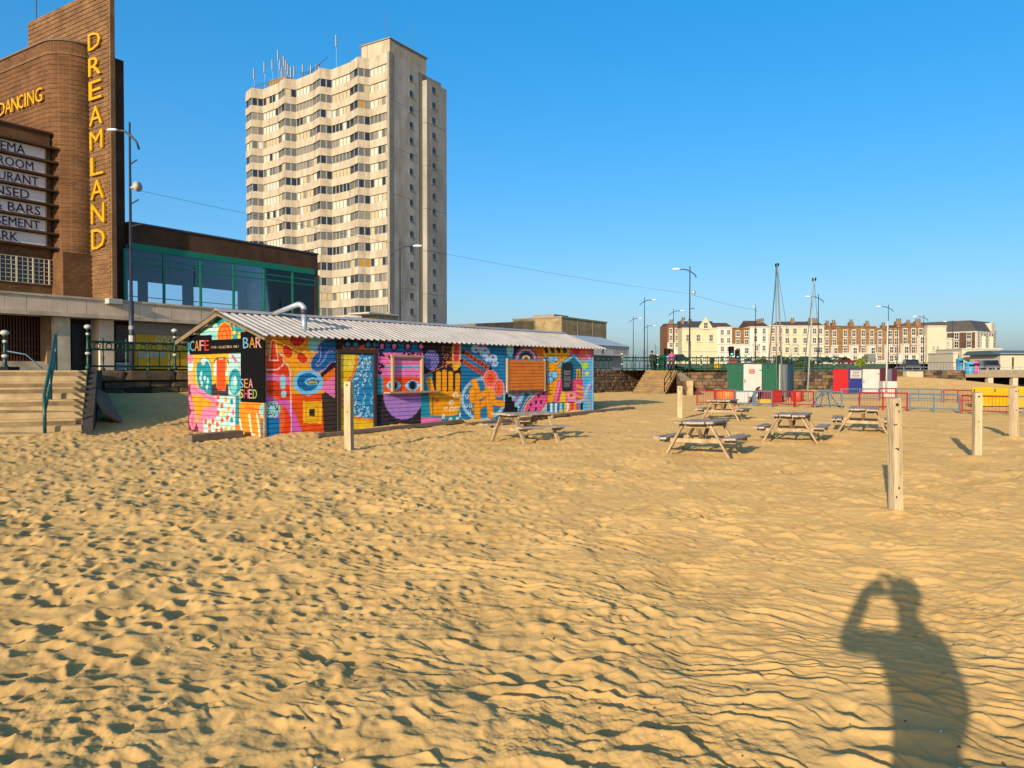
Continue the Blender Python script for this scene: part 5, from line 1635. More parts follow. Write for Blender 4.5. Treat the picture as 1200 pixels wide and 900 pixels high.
# ---- kiosks
def kiosk(name, px0, px1, pxs, ytop, ybase, cols, sides, label, depth=2.4, D=None, rot=None):
    b0 = G(px0, ybase) if D is None else P(px0, ybase, D)
    D = b0.y; b1 = Vector((XD(px1, D), D, 0))
    h = (ybase - ytop) / 900 * D
    e = empty(name, (b0.x, b0.y, 0), 0, label, 'kiosk')
    W = b1.x - b0.x
    skew = (XD(pxs, D + depth) - b1.x)
    poly = [(0, 0), (W, 0), (W + skew, depth), (skew * .5, depth)]
    m = MB().prism([(p[0] * 1, p[1]) for p in poly], -.2, h - .04, 'z'); m.build('walls', M(name + '_wall', '#8f8a80', .7, .1), e)
    x = 0
    for (xa, xb, mt) in cols:
        xa = (XD(xa, D) - b0.x); xb = (XD(xb, D) - b0.x)
        fp = MB().cbox(xa + .008, xb - .008, -.05, -.004, -.05, h, .008).build('front_panel', mt, e)
        MB().box(xa + .06, xa + .10, -.075, -.051, h * .45, h * .56).build('handle', STEEL, fp)
        for hz_ in (.2, .8): MB().box(xb - .16, xb - .03, -.06, -.051, h * hz_, h * hz_ + .05).build('hinge', STEEL, fp)
        MB().box(xa + .02, xb - .02, -.056, -.051, .0, .1).build('kick_plate', M('grime', '#5a5044', .9, .2), fp)
    n = len(sides)
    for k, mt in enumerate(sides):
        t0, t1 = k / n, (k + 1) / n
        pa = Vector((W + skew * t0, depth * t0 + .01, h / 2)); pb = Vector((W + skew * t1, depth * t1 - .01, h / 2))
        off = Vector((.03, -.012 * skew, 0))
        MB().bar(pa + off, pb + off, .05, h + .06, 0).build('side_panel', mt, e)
    m = MB().prism([(-.06, -.1), (W + .06, -.1), (W + skew + .1, depth + .05), (skew * .5 - .05, depth + .05)], h + .004, h + .07, 'z'); m.build('roof', M('kiosk_roof', '#3c3f3f', .8, .1), e)
    return e, b0, h, D
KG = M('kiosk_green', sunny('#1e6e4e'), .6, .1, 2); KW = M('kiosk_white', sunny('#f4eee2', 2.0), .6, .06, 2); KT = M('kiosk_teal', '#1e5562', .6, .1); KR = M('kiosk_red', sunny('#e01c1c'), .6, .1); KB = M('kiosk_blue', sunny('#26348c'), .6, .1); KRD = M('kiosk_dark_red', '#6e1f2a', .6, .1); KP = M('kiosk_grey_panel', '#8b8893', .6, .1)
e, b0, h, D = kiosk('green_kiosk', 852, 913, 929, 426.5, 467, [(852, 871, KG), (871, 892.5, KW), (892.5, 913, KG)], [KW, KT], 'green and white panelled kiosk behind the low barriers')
nt = MB().cbox(XD(877.5, D) - b0.x, XD(884, D) - b0.x, -.062, -.052, h - .55, h - .30, .002).build('notice', M('notice_orange', '#b8502c', .6, .2, 8), e)
m = MB()
for k in range(2): m.box(XD(878.5, D) - b0.x, XD(883, D) - b0.x, -.066, -.0625, h - .40 - k * .09, h - .375 - k * .09)
m.build('notice_line', WHITE, nt)
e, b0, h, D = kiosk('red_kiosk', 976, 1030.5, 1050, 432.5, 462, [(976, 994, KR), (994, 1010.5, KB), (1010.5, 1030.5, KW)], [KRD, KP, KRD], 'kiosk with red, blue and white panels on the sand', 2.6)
nt = MB().cbox(XD(996, D) - b0.x, XD(1009, D) - b0.x, -.07, -.053, h - .62, h - .06, .004).build('notice', WHITE, e)
m = MB()
for k in range(5):
    w = rnd.uniform(.35, .6); c_ = (XD(1002.5, D) - b0.x); m.box(c_ - w / 2, c_ + w / 2, -.075, -.0705, h - .14 - k * .10, h - .105 - k * .10)
m.build('notice_line', M('notice_text', '#6a3a4a', .7, .1), nt)
wbx = Vector((XD(1040.5, 46), 46, 0))
o = MB().cbox(-.42, .42, -.3, .3, 0, .95, .02).build('white_cabinet', KW, None, False, wbx); tag(o, 'plain white cabinet standing at the red end of the kiosk', 'cabinet')

# ---- yellow panels
YP = M('yellow_panel', sunny('#f6c814'), .5, .1, 1.5)
def ypanel(px0, px1, yt, yb_, label):
    a_ = G(px0, yb_); D = a_.y; W = XD(px1, D) - a_.x; h = (yb_ - yt) / 900 * D
    e = empty('yellow_hoarding', a_, 0, label, 'hoarding', 'yellow hoardings at the play area')
    n = max(1, round(W / .95))
    for k in range(n):
        MB().cbox(W * k / n + .006, W * (k + 1) / n - .006, 0, .06, .04, h * (1 if k % 2 == 0 else .97), .012).build('board', YP, e)
        MB().box(W * k / n + .04, W * k / n + .1, -.02, -.001, h * .75, h * .9).build('hinge', STEEL, e)
    MB().bar((0, .1, h * .5), (W, .1, h * .5), .05, .08).build('back_rail', STEEL, e)
    for x in (.08, W - .08): MB().bar((x, .09, 0), (x, .6, -.02), .05, .05).build('foot', STEEL, e)
ypanel(1139.5, 1188.5, 453.5, 477, 'yellow boarded panel left of the gap, behind the pale posts')
ypanel(1190.5, 1222, 453.5, 479, 'yellow boarded panel cut off by the picture edge')

# ---- masts of the rides
def mast(pb, ptp, D, r, mat, label, twin=False, ropes=(), pulley=True):
    a_ = P(pb[0], pb[1], D); b_ = P(ptp[0], ptp[1], D)
    e = empty('ride_mast', a_, 0, label, 'mast')
    d = b_ - a_
    MB().tube([Vector((0, 0, -.3)), d * .5, d], [r * 1.15, r, r * .8], 10).build('pole', mat, e, True)
    if twin:
        MB().tube([Vector((-.28, .2, 0)), d * .98 + Vector((-.05, .05, 0))], r * .62, 8).build('stay_pole', mat, e, True)
    if pulley:
        MB().ball(d + Vector((-.07, -.02, -.12)), .07, 8, sq=(.6, .6, 1.4)).build('pulley', BLACK, e, True)
        MB().ball(d + Vector((.07, -.02, -.1)), .07, 8, sq=(.6, .6, 1.4)).build('pulley', BLACK, e, True)
    for (x, y, dd, rr) in ropes:
        q_ = P(x, y, D + dd) - a_
        s0 = d + Vector((.0, 0, -.15)); mid_ = (s0 + q_) / 2 + Vector((0, 0, -.12))
        MB().tube([s0, mid_, q_], rr, 5).build('rope', M('rope_blue', '#3a5866', .7, .1), e, True)
MG_ = M('mast_grey', '#6c6c6a', .5, .1); MG2 = M('mast_pale', '#8f8f8c', .5, .1)
mast((918, 471), (910.5, 308), 40, .042, MG_, 'tall grey mast with ropes behind the green kiosk', True, ((900, 432, .3, .03), (936, 466, .3, .012)))
mast((945.5, 472), (954, 325), 39, .042, MG2, 'leaning white mast between the two kiosks', False, ((938, 466, .2, .02), (966, 466, .3, .012)))
mast((1038.5, 452), (1040.5, 376), 45.5, .05, KW, 'short white mast rising at the red end of the kiosk', False, (), False)

# ---- odds and ends inside the ride enclosure
def thing1(m, name, mats, loc, label, cat, smooth=False):
    o = m.build(name, mats, None, smooth, loc); tag(o, label, cat); return o
c_ = G(934.5, 470, 0); thing1(MB().lathe([(.26, 0), (.30, .04), (.32, .28), (.30, .5), (.26, .55)], n=16), 'drum', M('drum_orange', '#c23c1c', .5, .12), c_, 'orange plastic drum behind the red barrier', 'drum', True)
c_ = G(896, 472.5, 0); thing1(MB().cbox(-.28, .28, -.2, .2, 0, .16, .02).box(-.24, .24, -.16, .16, .161, .2), 'crate', YP, c_, 'small yellow crate behind the grey barrier', 'crate')
c_ = G(884, 471, 0); m = MB(); m.bar((-.2, 0, 0), (.25, .1, .75), .5, .05, 0, (1, 0, 0)); thing1(m, 'slanted_board', KRD, c_, 'dark red board propped at a slant before the white panel', 'board')
c_ = G(897, 470, 0); thing1(MB().cbox(-.35, .35, -.2, .2, 0, .58, .02).box(-.2, .2, -.201, -.22, .3, .6), 'fairground_chair', KRD, c_, 'dark red boxed chair in front of the green panel', 'chair')
c_ = G(909, 471, 0); thing1(MB().cbox(-.25, .25, -.2, .2, 0, .6, .03), 'fairground_chair', RED, c_, 'bright red boxed chair beside the grey mast', 'chair')
c_ = G(852.5, 470.5, 0); thing1(MB().lathe([(.42, 0), (.5, .1), (.5, .5), (.42, .6)], n=16), 'play_tub', M('tub_orange', '#d4702c', .5, .1), c_, 'low orange tub behind the dense red barrier', 'tub', True)
c_ = G(868, 472, 0); thing1(MB().cbox(-.3, .3, -.3, .3, 0, .55, .04), 'grit_box', KW, c_, 'white low box behind the grey blue barrier', 'box')
def trestle(px, py, label):
    c_ = G(px, py); e = empty('folding_trestle', c_, .3, label, 'trestle')
    for s_ in (-1, 1):
        MB().tube([(s_ * .5, -.3, 0), (s_ * .1, 0, .75)], .03, 6).build('leg', BLUEG, e); MB().tube([(s_ * .5, .3, 0), (s_ * .1, 0, .75)], .03, 6).build('leg', BLUEG, e)
        MB().lathe([(.14, 0), (.14, .06)], (s_ * .55, -.3, .02), 10).build('foot_pad', BLACK, e)
    MB().tube([(-.4, 0, .72), (.4, 0, .72)], .03, 6).build('cross_bar', BLUEG, e)
trestle(967, 478, 'grey folding metal frame on the sand left of the red and blue kiosk')

# ------------------------------------------------------------------ street lamps
LAMPC = M('lamp_column', '#2f3338', .45, .1); LHEAD = M('lamp_head', '#d8dadc', .4, .05)
def lamp(px, ytop, D, side, label, arm=1.3, rzv=0.0, speaker=None, r=.09, stickers=False):
    b_ = Vector((XD(px, D), D, PZ)); h = (434 - ytop) / 900 * D
    e = empty('street_lamp', b_, rzv, label, 'street lamp', 'street lamps along the seafront')
    MB().tube([(0, 0, 0), (0, 0, h * .28), (0, 0, h * .281), (0, 0, h)], [r * 1.25, r * 1.25, r * .85, r * .5], 8).build('column', LAMPC, e, True)
    za = h * .95
    MB().tube([(side * arm, 0, za + .18), (side * arm * .4, 0, za + .16), (0, 0, za), (-side * arm * .45, 0, za - .3), (-side * arm * .62, 0, za - .6)], .05, 6).build('arm', LAMPC, e, True)
    m = MB(); m.ball((side * (arm + (.28 if arm > .9 else .1)), 0, za + .2), .34 if arm > .9 else .2, 10, sq=(1.25, .5, .3)); m.build('lamp_head', LHEAD, e, True)
    if speaker:
        z = (434 - speaker) / 900 * D
        MB().tube([(.05, 0, z), (.22, -.1, z), (.42, -.22, z)], [.06, .07, .22], 10).build('loudspeaker', M('horn_cream', '#b5aa90', .5, .1), e, True)
        MB().tube([(0, 0, z - 1.6), (.45, 0, z - 1.5)], .035, 5).build('bracket', LAMPC, e)
    if stickers:
        MB().lathe([(r * 1.3, 1.1), (r * 1.3, 1.45)], n=8).build('sticker', WHITE, e); MB().lathe([(r * 1.32, 1.7), (r * 1.32, 1.85)], n=8).build('sticker', M('sticker_grey', '#8a8a86'), e)
        MB().tube([(0, 0, h * .67), (.35, 0, h * .69)], .03, 5).build('bracket', LAMPC, e); MB().tube([(0, 0, h * .83), (.3, 0, h * .85)], .03, 5).build('bracket', LAMPC, e)
    return e, b_, h
lamp(154.5, 145, 32, -1, 'tall grey lamp post with loudspeaker horn before the brick building', .62, 0, 221, .085, True)
lamp(469, 284, 62, 1, 'single lamp post rising behind the hut roof before the tower', 1.15)
lamp(755, 349, 108, 1, 'lamp post second from left of the group above the far steps', 1.1)
lamp(742, 371, 147, 1, 'small lamp post farthest left above the far steps', 1.1)
lamp(808, 312, 74, -1, 'tallest lamp post of the far seafront, carrying a horn', 1.0, 0, 343)
lamp(789, 362, 127, 1, 'lamp post in front of the brown end house', 1.2)
lamp(758.5, 380, 170, 1, 'thin distant lamp post just right of a taller one', 1.3)
lamp(885, 357, 118, -1, 'plain dark post in front of the white and brown houses', .1)
lamp(958.5, 345, 102, -1, 'lamp post right behind the leaning white mast', 1.1)
lamp(1040.5, 357, 118, -1, 'lamp post directly above the red and blue kiosk', 1.2)
lamp(1082, 369, 140, -1, 'lamp post before the brown terrace end', 1.3)
lamp(1116, 375, 155, -1, 'lamp post before the large hotel', 1.3)
lamp(1051, 381, 150, 1, 'thin dark post between two lamps over the kiosk', .1)
lamp(768.5, 403, 180, 1, 'thinnest far post above the steps', .1)
def wire(a_, b_, sag, label, r=.016):
    a_ = Vector(a_); b_ = Vector(b_)
    pts = []
    for k in range(25):
        t = k / 24; p = a_.lerp(b_, t); p.z -= sag * 4 * t * (1 - t); pts.append(p - a_)
    o = MB().tube(pts, r, 5).build('cable', M('cable_grey', '#4a5058', .6, .1), None, True, a_)
    tag(o, label, 'cable')
wire(P(157, 222, 32), P(808, 344, 74), .4, 'thin cable strung across the sky from the near lamp post', .008)
wire(P(810, 345, 74), P(885, 363, 118), .15, 'thin cable continuing from the tallest far lamp post', .014)

# ------------------------------------------------------------------ far terrace
TWIN_C = {}
WGL = glass_mat('house_glass', '#2a2c30', .1)
def win_mesh(w, h, fr):
    k = (round(w, 2), round(h, 2), fr.name)
    if k not in TWIN_C:
        m = MB()
        m.box(-w / 2 - .18, w / 2 + .18, -.10, 0, -h / 2 - .25, h / 2 + .25, 0)
        m.box(-w / 2, w / 2, -.13, -.101, -h / 2, h / 2, 1)
        m.box(-w / 2 - .02, w / 2 + .02, -.16, -.131, -.06, .06, 0)
        m.box(-.05, .05, -.155, -.132, -h / 2, h / 2, 0)
        m.box(-w / 2 - .3, w / 2 + .3, -.3, 0.0, -h / 2 - .4, -h / 2 - .26, 0)
        TWIN_C[k] = m.mesh('window', [fr, WGL])
    return TWIN_C[k]
HWHT = M('house_white', sunny('#f8f0de', 1.75), .8, .06, .5); HYEL = M('house_yellow', sunny('#f4e8b8'), .8, .06, .5); HCRM = M('house_cream', sunny('#f4e8be'), .8, .06, .5); HPCH = M('house_peach', sunny('#ecd0ac'), .8, .06, .5); HCR2 = M('house_pale', sunny('#f2e6c4'), .8, .06, .5)
HBRK = brick_mat('house_brick', sunny('#b08458'), sunny('#946a44'), sunny('#c0a078'), .5, .16, bump=.1)
HBRD = brick_mat('house_brick_red', sunny('#a87448'), sunny('#905e38'), sunny('#c0a078'), .5, .16, bump=.1)
SLATE = M('slate', '#4b4846', .7, .15, .6); TILE = M('roof_tile', '#5c4030', .8, .15, .6); POT = M('chimney_pot', sunny('#8a6a54'), .8, .1)
FWH = M('surround_white', sunny('#ece4d0'), .8, .05, 1)
def house(name, px0, px1, ytop, D, mat, cols, rows, label, roof=None, rmat=SLATE, chim=(), ground=None, depth=11.0, wsz=(5.0, 8.0), surround=None, bays=(), base=430, group='houses of the far terrace', gable=None, door=None):
    x0, x1 = XD(px0, D), XD(px1, D); k = D / 900.0
    zb = PZ + (434 - base) * k; H = (base - ytop) * k
    e = empty(name, (x0, D, zb), 0, label, 'house', group)
    W = x1 - x0
    MB().box(0.004, W - .004, 0, depth, -2.0, H).build('wall', mat, e)
    MB().box(-.0, W, -.25, .0, H - .35, H - .02).build('cornice', FWH if mat is not HBRK and mat is not HBRD else mat, e)
    yy = lambda y: (base - y) * k
    ws = surround or (FWH)
    if ground is not None:
        gy_, gm = ground
        MB().box(.003, W - .003, -.2, -.002, -1.0, yy(gy_)).build('ground_floor', gm, e)
        MB().box(.0, W, -.4, -.0, yy(gy_), yy(gy_) + .22).build('string_course', FWH, e)
    for cx in cols:
        for ry in rows:
            off = -.003
            if ground is not None and ry > ground[0]: off = -.203
            inb = [b for b in bays if b[0] <= cx <= b[1] and ry > b[2]]
            if inb: off = -.9
            link('window', win_mesh(wsz[0] * k, wsz[1] * k, ws), e, ((cx - px0) * k, off, yy(ry)))
    for (bx0, bx1, by) in bays:
        b_ = empty('bay', (0, 0, 0)); b_.parent = e
        MB().prism([((bx0 - px0) * k, -.0), ((bx0 - px0) * k + .4, -.88), ((bx1 - px0) * k - .4, -.88), ((bx1 - px0) * k, -.0)], -1, yy(by), 'z').build('bay_wall', FWH if mat is not HPCH else HPCH, b_)
        MB().prism([((bx0 - px0) * k - .15, -.0), ((bx0 - px0) * k + .3, -1.05), ((bx1 - px0) * k - .3, -1.05), ((bx1 - px0) * k + .15, -.0)], yy(by), yy(by) + .25, 'z').build('bay_roof', FWH, b_)
    if door:
        MB().box((door - px0) * k - .6, (door - px0) * k + .6, -.3, -.201, -.5, 2.6).build('door', M('door_dark', '#14171b'), e)
    if roof:
        rt_ = H + roof * k
        r_ = MB().prism([(-.2, H - .02), (depth, H - .02), (depth * .5, rt_)], .01, W - .01, 'x').build('roof', rmat, e)
    par_ = e
    for (cx, cw, ch) in chim:
        c0 = (cx - px0) * k; z0 = H + (roof or 0) * k * .4
        c2 = MB().box(c0 - cw * k / 2, c0 + cw * k / 2, depth * .3, depth * .3 + 1.4, H - 1, H + ch * k * .72).build('chimney', HBRK, e)
        for j in range(max(2, int(cw / 2))):
            MB().lathe([(.22, 0), (.18, .8)], (c0 - cw * k / 2 + .4 + j * .55, depth * .3 + .7, H + ch * k * .72), 6).build('chimney_pot', POT, c2)
    if gable:
        gx0, gx1, gy_ = gable
        MB().prism([((gx0 - px0) * k, H - .4), ((gx1 - px0) * k, H - .4), ((gx1 - px0) * k, H + .3), (((gx0 + gx1) / 2 - px0) * k, yy(gy_)), ((gx0 - px0) * k, H + .3)], -.12, .5, 'y').build('gable', mat, e)
        link('window', win_mesh(4 * k, 6 * k, ws), e, (((gx0 + gx1) / 2 - px0) * k, -.13, yy(gy_ + 10)))
    return e
DT = 210.0
house('end_house', 782, 799, 381, DT + 6, HBRD, (786, 793), (388, 396, 404), 'red brown brick end house left of the yellow gabled pub', 3, TILE, ((789, 4, 6),), (402, HWHT), wsz=(3, 5))
house('pub', 799, 840, 384, DT, HYEL, (806, 818, 833), (396,), 'pale yellow pub with a rounded gable and dark shop front', 9, SLATE, ((803, 3, 14), (811, 3, 11)), (412, HCRM), wsz=(3.5, 7), gable=(819, 834, 371.5), door=834)
house('terrace_house', 840, 857.5, 383, DT, HWHT, (846, 853.5), (389.5, 399, 409, 420), 'narrow white house next to the yellow pub', 6, TILE, (), (404, HWHT), wsz=(3, 5))
house('terrace_house', 857.5, 878, 384, DT, HBRD, (864.5, 874.5), (391, 401, 411, 423), 'brown brick house with white window surrounds between two white houses', None, SLATE, (), (404, HWHT), wsz=(4, 5.5), door=874.5)
house('terrace_house', 878, 900, 382.5, DT, HWHT, (885, 895), (388, 397, 408, 420), 'white house right of the brown brick one', 8, TILE, ((893, 4, 9), (897, 3, 10)), None, wsz=(3, 5.5), bays=((881.5, 889.5, 404),))
house('terrace_house', 900, 917, 381, DT, HPCH, (905.5, 914), (387.5, 397, 409, 419), 'peach coloured house behind the tall grey mast', None, SLATE, (), None, wsz=(3.2, 5), bays=((901.5, 910, 404),))
house('terrace_house', 917, 965.5, 381.5, DT, HCRM, (922, 931, 943, 954, 961), (388, 399, 410, 421), 'wide cream terrace of bay windows right of the grey mast', 6, TILE, ((934, 5, 9), (956, 7, 9), (962, 5, 9)), None, wsz=(3.6, 5.5), bays=((927, 935, 405), (950, 958, 405)))
house('terrace_house', 965.5, 987, 383, DT, HBRK, (968.5, 977.5), (391, 401, 411, 420), 'brown brick house left end of the brown terrace', 2, SLATE, ((975, 4, 7), (983, 5, 8)), (415, HWHT), wsz=(3.4, 6), bays=((973.5, 982, 406),))
house('terrace_house', 987, 1027, 382.5, DT, HBRK, (990, 1000, 1011, 1021), (390.5, 400.5, 411, 421), 'double fronted brown brick house with white bays, second in the brown terrace', 2, SLATE, ((1004, 5, 8), (1023, 5, 6)), (414, HWHT), wsz=(3.6, 6.5), bays=((994.5, 1006, 405), (1015, 1026, 405)))
house('terrace_house', 1027, 1053, 384.5, DT, HBRK, (1030.5, 1042.5, 1050), (391, 400, 410, 420), 'brown brick house directly behind the white mast over the kiosk', None, SLATE, ((1042, 4, 6),), (423, HWHT), wsz=(3.6, 6.5), bays=((1036, 1046, 405),))
house('terrace_house', 1053, 1086, 382, DT, HBRK, (1060, 1070, 1078.5), (389, 399, 410, 420), 'brown brick house at the right end of the brown terrace', 2, SLATE, ((1060, 6, 9), (1072, 5, 7), (1083, 6, 9)), (415, HWHT), wsz=(3.8, 7), bays=((1055, 1065, 404), (1074, 1083, 395)))
house('corner_house', 1086, 1108.5, 381.5, DT - 2, HCR2, (1093.5, 1098.5), (408, 418.5), 'plain cream rendered corner block right of the brown terrace', None, SLATE, (), None, wsz=(1.6, 4))
house('narrow_annex', 1108.5, 1117, 396, DT - 1, HCR2, (1110.5,), (402, 409, 416), 'narrow cream annex between the corner block and the hotel', None, SLATE, (), None, wsz=(1.6, 2.5))

# hotel with mansard roof
DH = 225.0; k = DH / 900
hz0 = PZ + 4 * k
HO = Frame(XD(1144, DH), DH, hz0, R(38))
hot = empty('hotel', HO.o, HO.rz, 'large white hotel with dark mansard roof, farthest right', 'hotel')
HTM = M('hotel_white', sunny('#f2e6cc'), .8, .05, .5); HTB = brick_mat('hotel_brick', sunny('#7a5a48'), sunny('#6a4c3c'), sunny('#7a6454'), .5, .16, bump=.1)
Hh = (430 - 388) * k
# front faces along -y from x=0..; flank faces -x along +y
LW = 14.5; LFk = 26.0
MB().box(0, LW, 0, LFk, -1, Hh).build('front_block', HTM, hot)
MB().box(-.06, -.002, .4, LFk, -1, Hh - .1).build('flank_wall', HTB, hot)
MB().prism([(0.0, Hh), (LFk, Hh), (LFk - 2, Hh + 13 * k), (2, Hh + 13 * k)], .05, LW - .05, 'x').build('mansard_roof', SLATE, hot)
MB().box(LW - 4, LW - 1.4, -.1, 3, Hh + .0, Hh + 11 * k).build('chimney_stack', HTM, hot)
MB().box(-.1, LW + .1, -.1, LFk, Hh - .3, Hh + .02).build('cornice', FWH, hot)
for r_ in range(4):
    for c in range(7):
        x = 1.1 + c * 2.0
        link('window', win_mesh(.75, 1.6, FWH if r_ else HTM), hot, (x, -.004, 1.6 + r_ * 2.55))
    for c in range(7):
        m_ = win_mesh(1.0, 1.7, FWH)
        o = link('window', m_, hot, (-.065, 2 + c * 3.4, 1.6 + r_ * 2.55), -math.pi / 2)
for c in range(7):
    MB().box(.1, 1.2, 1.6 + c * 3.4, 2.8 + c * 3.4, Hh + .3, Hh + 2.0).build('dormer', HTM, hot)
for x0_, x1_ in ((3.2, 6.2), (8.8, 11.4)):
    MB().prism([(x0_, -.01), (x0_ + .5, -.9), (x1_ - .5, -.9), (x1_, -.01)], -1, Hh - 1.4, 'z').build('bay', HTM, hot)
    for r_ in range(4): link('window', win_mesh(.9, 1.5, HTM), hot, ((x0_ + x1_) / 2, -.91, 1.6 + r_ * 2.55))

# low seafront pavilions at the right
def block(px0, px1, yt, yb_, D, mat, label, name, depth=8.0, extra=None):
    x0, x1 = XD(px0, D), XD(px1, D); kk = D / 900
    z0 = PZ + (434 - yb_) * kk; h = (yb_ - yt) * kk
    e = empty(name, (x0, D, z0), 0, label, 'building')
    MB().cbox(0, x1 - x0, 0, depth, -2, h, .03).build('walls', mat, e)
    MB().box(-.15, x1 - x0 + .15, -.15, depth, h, h + .2).build('roof_edge', FWH, e)
    return e, kk, x0, h
SH1 = M('shelter_cream', sunny('#f0e0c0'), .8, .06, .5)
e, kk, x0, h = block(1127, 1173, 409.5, 432, 130, SH1, 'low cream seafront shelter in front of the hotel', 'shelter')
MB().box((1140 - 1127) * kk, (1146.5 - 1127) * kk, -.2, -.004, 0, (432 - 419) * kk).build('door', M('door_green', '#2a5030', .6, .1), e)
MB().box((1141.5 - 1127) * kk, (1144.7 - 1127) * kk, -.25, -.201, (432 - 425) * kk, (432 - 421) * kk).build('door_notice', WHITE, e)
MB().box((1147 - 1127) * kk, (1173 - 1127) * kk, -.5, -.01, 0, (432 - 418) * kk).build('lower_front', HCR2, e)
MB().box((1162 - 1127) * kk, (1168 - 1127) * kk, -.56, -.501, (432 - 426) * kk, (432 - 424.5) * kk).build('wall_sign', M('sign_grey', '#7a7a72', .7, .1), e)
MB().box((1129.5 - 1127) * kk, (1135 - 1127) * kk, -.1, -.004, (432 - 426) * kk, (432 - 423) * kk).build('wall_poster', WHITE, e)
e, kk, x0, h = block(1117, 1127, 414, 432, 131, SH1, 'small cream annex with green door left of the shelter', 'shelter_annex')
MB().box((1122.5 - 1117) * kk, (1126.5 - 1117) * kk, -.15, -.004, 0, (432 - 415) * kk).build('door', M('door_green', '#2a5030', .6, .1), e)
e, kk, x0, h = block(1172, 1230, 415.5, 432, 120, SH1, 'low pavilion with blue grey roof at the picture edge', 'pavilion')
MB().prism([(-.5, h), (8.5, h), (7, h + 5 * kk), (1.0, h + 5 * kk)], -1.0, 10, 'x').build('roof', M('roof_bluegrey', '#4a5c66', .6, .1), e)
MB().box((1185.5 - 1172) * kk, (1187 - 1172) * kk, -.2, -.004, 0, h * .8).build('drainpipe', M('door_green', '#2a5030'), e)

# raised walkway on piers
DW = 74.0
wk = empty('walkway', (XD(1050, DW), DW, 0), 0, 'concrete walkway on short piers with pale railings above the dune', 'walkway')
kk = DW / 900; zt = EYE - (437.8 - 434) * kk; zl = EYE - (442.2 - 434) * kk
Lw = XD(1290, DW) - XD(1050, DW)
MB().box(0, Lw, 0, 3, zl, zt).build('deck', M('deck_concrete', '#8a7a62', .9, .1, 1), wk)
MB().box(-2, Lw, 2.6, 3.0, -.3, zl).build('back_wall', DARK, wk)
for px in (1107, 1128.5, 1161, 1190, 1225): MB().box(XD(px, DW) - XD(1050, DW) - .15, XD(px, DW) - XD(1050, DW) + .35, .15, .65, -.4, zl).build('pier', M('pier_pale', '#b3a48c', .9, .1), wk)
for z_ in (zt + .35, zt + .62): MB().tube([(0, .1, z_), (Lw, .1, z_)], .025, 5).build('rail', M('rail_grey', '#8f9498', .5, .1), wk)
x = 0
while x < Lw:
    MB().tube([(x, .1, zt), (x, .1, zt + .64)], .03, 5).build('post', M('rail_grey', '#8f9498', .5, .1), wk); x += .8
MB().box(-2.5, 0, .02, 3, .2, zt).build('abutment', STONE2, wk)
MB().box(-.5, Lw, 2.72, 2.95, zt - .1, PZ + .01).build('kerb_wall', M('deck_concrete', '#8a7a62'), wk)
fe = empty('metal_fence', (XD(1028, 73), 73, PZ - .1), 0, 'plain grey metal fence on the edge above the red kiosk', 'fence')
for z_ in (.1, .85): MB().tube([(0, 0, z_), (8.2, 0, z_)], .025, 5).build('rail', STEEL, fe)
for k_ in range(28): MB().tube([(k_ * .3, 0, .1), (k_ * .3, 0, .87)], .014, 4).build('bar', STEEL, fe)
rk = empty('low_wall', (XD(1028, 73), 72.4, 0), 0, 'low rubble wall end at the top of the dune', 'wall')
MB().box(0, 8.0, .02, .5, -.3, PZ - .006).build('wall_core', MORTAR, rk)
stone_run(rk, 0, 8.0, .6, PZ - .003, .55, .25)
o = MB().cbox(-.75, .75, -.4, .4, 0, .55, .03).build('concrete_block', PALES, None, False, (XD(1070, 70), 70, .95)); tag(o, 'pale concrete block lying on the dune crest', 'block')

